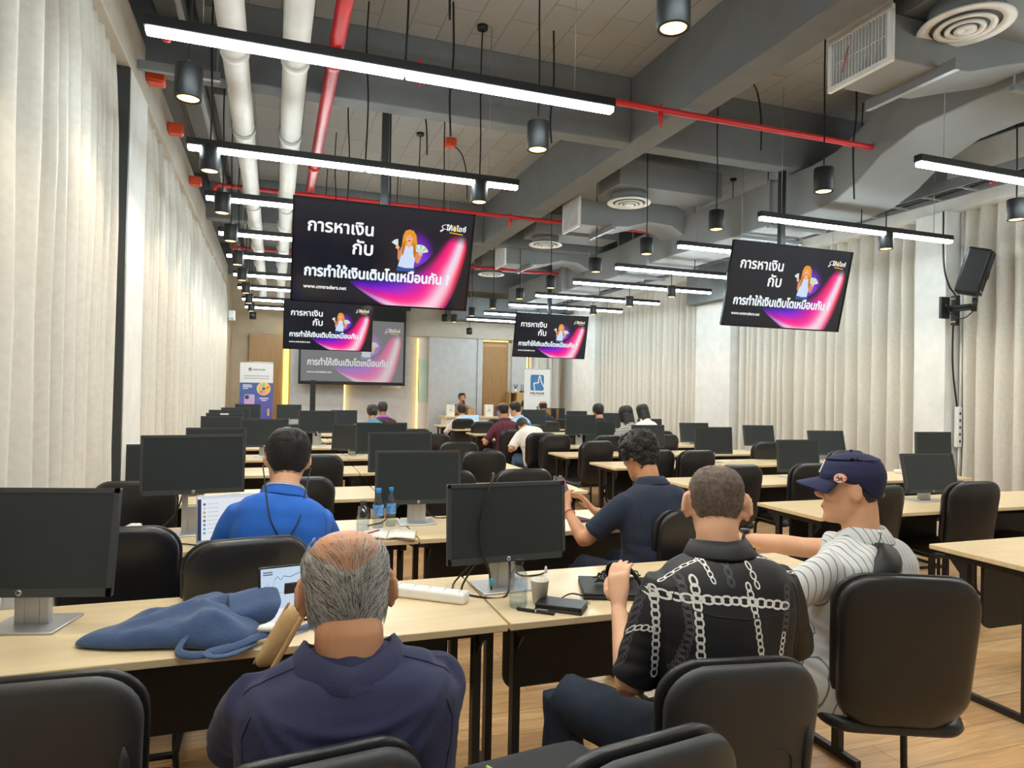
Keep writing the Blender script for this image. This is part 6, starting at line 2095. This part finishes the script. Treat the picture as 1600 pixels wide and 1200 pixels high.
    strands(P4, 1700, lambda th, z: std_mask(.06, -.01, -.055)(th, z) * (1 - .85 * smooth01(.03, .0, (Vector((hsurf(th, z).x, hsurf(th, z).y + .07, z - .075))).length - .0)), ['hair_buzz', 'hair_dark'], .007, .0015, 4, .0005, lambda th, z, p: (1, .2), .5, base=.002, seg=2)
    seams(P4, [arm(-1, 0), arm(1, 0), ([(-.16, -.115), (-.08, -.13), (0, -.135), (.08, -.13), (.16, -.115)], False)], 'blackshirt', .0018)
    chain_print(P4)
    # 5 man in cap, striped shirt, in profile
    P5 = person('man in navy baseball cap and pale pinstripe shirt, seen from the side facing left', 1.96, 1.86, radians(4), S=1.0, lean=-6, bend=12, turn=14, head=(30, 3, 0), girth=1.1, vox=.007, shirt='striped', sleeve=.95, skin='skin_b', ear=1.05, earflare=.3, tl=.93,
                arms=dict(L=dict(w=(-.42, .33, .77), pole=(-.5, -.3, -.8)), R=dict(w=(-.16, .62, .92), pole=(.9, .1, -.5), f=(-.5, 1, .0), n=(0, 0, -1), curl=.35, sleeve=.7)), trousers='darkcloth')
    hair_cap(P5, lambda th, z: std_mask(.07, -.01, -.06)(th, z) * (1 - smooth01(.0, .03, z)) * smooth01(-.15, .1, -cos(th)), 'hair_dark', .002, .0008, 200)
    eyes(P5)
    cap_hat(P5)
    Mw = Matrix.Translation(P5['body'].location) @ Matrix.Rotation(radians(4), 4, 'Z')
    A = P5['A']['R']; wr = Mw @ A[2]; dr = (Mw.to_3x3() @ (A[2] - A[1])).normalized(); h_ = (V((0, 0, 1)) - dr * dr.z).normalized(); k_ = dr.cross(h_)
    o = empty('wristwatch', wr - dr * .035); tag(o, 'dark wristwatch on the outstretched arm of the man in the cap', 'watch')
    G().tube([(h_ * cos(a) + k_ * sin(a)) * .031 for a in [2 * pi * j / 24 for j in range(24)]], .006, 8, closed=True).build('strap', 'black', o)
    G().tube([h_ * .030, h_ * .042], .019, 20).build('watch_case', 'blackmetal', o)
    # mask hanging at his shoulder
    bv = BVHTree.FromPolygons([v.co for v in P5['shirt'].data.vertices], [tuple(p.vertices) for p in P5['shirt'].data.polygons])
    mk = empty('face_mask', (0, 0, 0)); tag(mk, 'black face mask hanging from the collar on the striped shirt back', 'face mask')
    Mi = Mw.inverted()
    pT = P5['pT']; XT = P5['XT']; YT = P5['YT']; ZT = P5['ZT']
    def lay(a, b, off):
        # a: across (left to right over the back of the left shoulder), b: up
        q = pT - XT * (.045 - a) * 1.0 - YT * .4 + ZT * (b)
        hit = bv.ray_cast(q, YT)
        p = hit[0] - YT * off if hit[0] else q + YT * .3
        return Mw @ p
    rows = []
    for i in range(7):
        b = -.02 - .11 * i / 6; row = []
        for k in range(13):
            s_ = -1 + 2 * k / 12
            wd_ = .055 + .018 * sin(pi * i / 6)
            row.append(lay(s_ * wd_ - .03 - .02 * i / 6, b - .012 * s_ * s_ + .03 * s_, .006 + .03 * (1 - s_ * s_) * sin(pi * (i + .5) / 7)))
        rows.append(row)
    g = G(); vs_ = [p for r_ in rows for p in r_]
    g.add(vs_, [(i * 13 + k, i * 13 + k + 1, (i + 1) * 13 + k + 1, (i + 1) * 13 + k) for i in range(6) for k in range(12)], 0, True)
    q = g.build('mask_cloth', 'blackpanel', mk); sd = q.modifiers.new('s', 'SOLIDIFY'); sd.thickness = .003
    G().tube([rows[0][12], lay(.02, .01, .012), lay(-.02, .015, .012), rows[0][4]], .0016, 6).build('ear_loop', 'black', mk)

    # --- the people further off
    def far(label, x, y, yaw, shirt, head=(0, 10, 0), hairm='hair_black', style=None, skin='skin_a', **k):
        k.setdefault('vox', .016)
        P = person(label, x, y, radians(yaw), head=head, shirt=shirt, skin=skin, disp=True, **k)
        if style == 'long':
            hair_cap(P, std_mask(.06, -.11, -.115), hairm, .016, .003, 60)
            R = []
            for t in range(7):
                z = .02 - .042 * t
                R.append([P['MH'] @ V((.088 * cos(a) * (1 + .03 * t), -.045 - .004 * t + .062 * sin(a) * (1 - .05 * t), z)) for a in [2 * pi * j / 20 for j in range(20)]])
            G().loft(R, 0).build('long_hair', hairm, P['body'])
        elif style == 'bun':
            hair_cap(P, std_mask(.06, -.03, -.08), hairm, .014, .003, 60)
            b = G().ell((0, 0, 0), (.042, .036, .04), None, 14, 10); q = b.build('hair_bun', hairm, P['body']); q.matrix_basis = P['MH'] @ Matrix.Translation((.01, -.12, .0))
        elif style == 'bald':
            hair_cap(P, lambda th, z: std_mask(.05, -.02, -.07)(th, z) * (1 - smooth01(.04, .06, z)), hairm, .005, .001, 80)
        elif style == 'thin':
            hair_cap(P, lambda th, z: std_mask(.06, -.02, -.07)(th, z) * (1 - .75 * smooth01(.05, .085, z)), hairm, .012, .002, 80)
        else:
            hair_cap(P, std_mask(.06, -.02, -.075), hairm, .014, .003, 60)
        return P
    far('person bent low over the desk in white shirt, only dark hair top showing', 3.5, 8.82, 6, 'whiteshirt', head=(0, 58, 0), lean=26, bend=38, vox=.014, trousers='jeans', girth=1.05)
    far('man in maroon checked shirt with thinning hair, far right block', 3.34, 9.65, 14, 'maroon', style='thin', lean=6, vox=.014)
    far('person in pale blue shirt turned left, beyond the maroon shirt', 4.10, 10.95, 30, 'paleblue', head=(20, 12, 0), lean=12, skin='skin_b')
    far('balding person in dark shirt below the white banner', 5.0, 12.25, -4, 'darkcloth', style='bald', skin='skin_c', lean=6)
    far('person with short black hair and white top before the open laptop', 3.66, 13.3, 0, 'whiteshirt', lean=16, sleeve=1.4, tl=.8)
    far('person whose black hair just shows between pale blue shirt and banner', 5.15, 13.55, 0, 'darkcloth', lean=10, head=(0, 22, 0))
    far('person with hair bun in teal blouse, far left block before the screen', 1.53, 10.95, 4, 'teal', style='bun', hairm='hair_dark', lean=8, sleeve=1.5, tl=.84)
    far('person in maroon top with lilac collar beside the teal blouse', 1.87, 12.2, 4, 'maroon', hairm='hair_dark', collar_mat='lilac', lean=2, skin='skin_c', tl=.86)
    far('person with dark hair behind a monitor at far right, head only', 4.98, 9.75, 0, 'darkcloth', lean=8)
    far('long-haired person in black and white striped top left of the curtain monitors', 4.78, 8.42, 8, 'bwstripe', style='long', head=(8, 10, 0), lean=8, sleeve=1.6)
    far('long-haired person in pale top right of the striped one', 5.82, 9.75, 4, 'whiteshirt', style='long', head=(14, 12, 0), lean=8)
    P6 = far('speaker in khaki jacket at the far table talking into a microphone', 4.30, 15.93, 180, 'khaki', head=(-4, -2, 4), lean=2, vox=.012, seat=.55, sleeve=1.75, skin='skin_a',
             arms=dict(L=dict(w=(-.02, .22, 1.16), pole=(-1, .1, -.8), f=(.1, .1, .9), n=(.9, .3, 0), curl=1.1), R=dict(w=(.12, .3, 1.04), pole=(.9, .1, -.6), f=(-.8, .2, .5), n=(-.2, .8, .2))))
    eyes(P6)
    Mw = Matrix.Translation(P6['body'].location) @ Matrix.Rotation(pi, 4, 'Z')
    a = Mw @ (P6['A']['L'][2] + V((.03, .05, .02))); b = Mw @ (P6['MH'] @ V((0, .125, -.07)))
    o = empty('microphone', a); tag(o, 'black microphone held to the speaker mouth', 'microphone')
    d = b - a
    G().tube([V((0, 0, 0)) - d * .3, d * .75], [.014, .018], 10).build('handle', 'black', o)
    G().ell(d * .85, (.026, .026, .026), None, 12, 8).build('grille', 'monitor', o)


build_shell()
build_curtains()
build_ceiling()
build_lights()
build_screens()
build_desks()
build_chairs()
build_monitors()
build_front()
build_props()
build_people()
for o in list(SC.objects):
    if o.type == 'EMPTY' and not o.children: bpy.data.objects.remove(o)
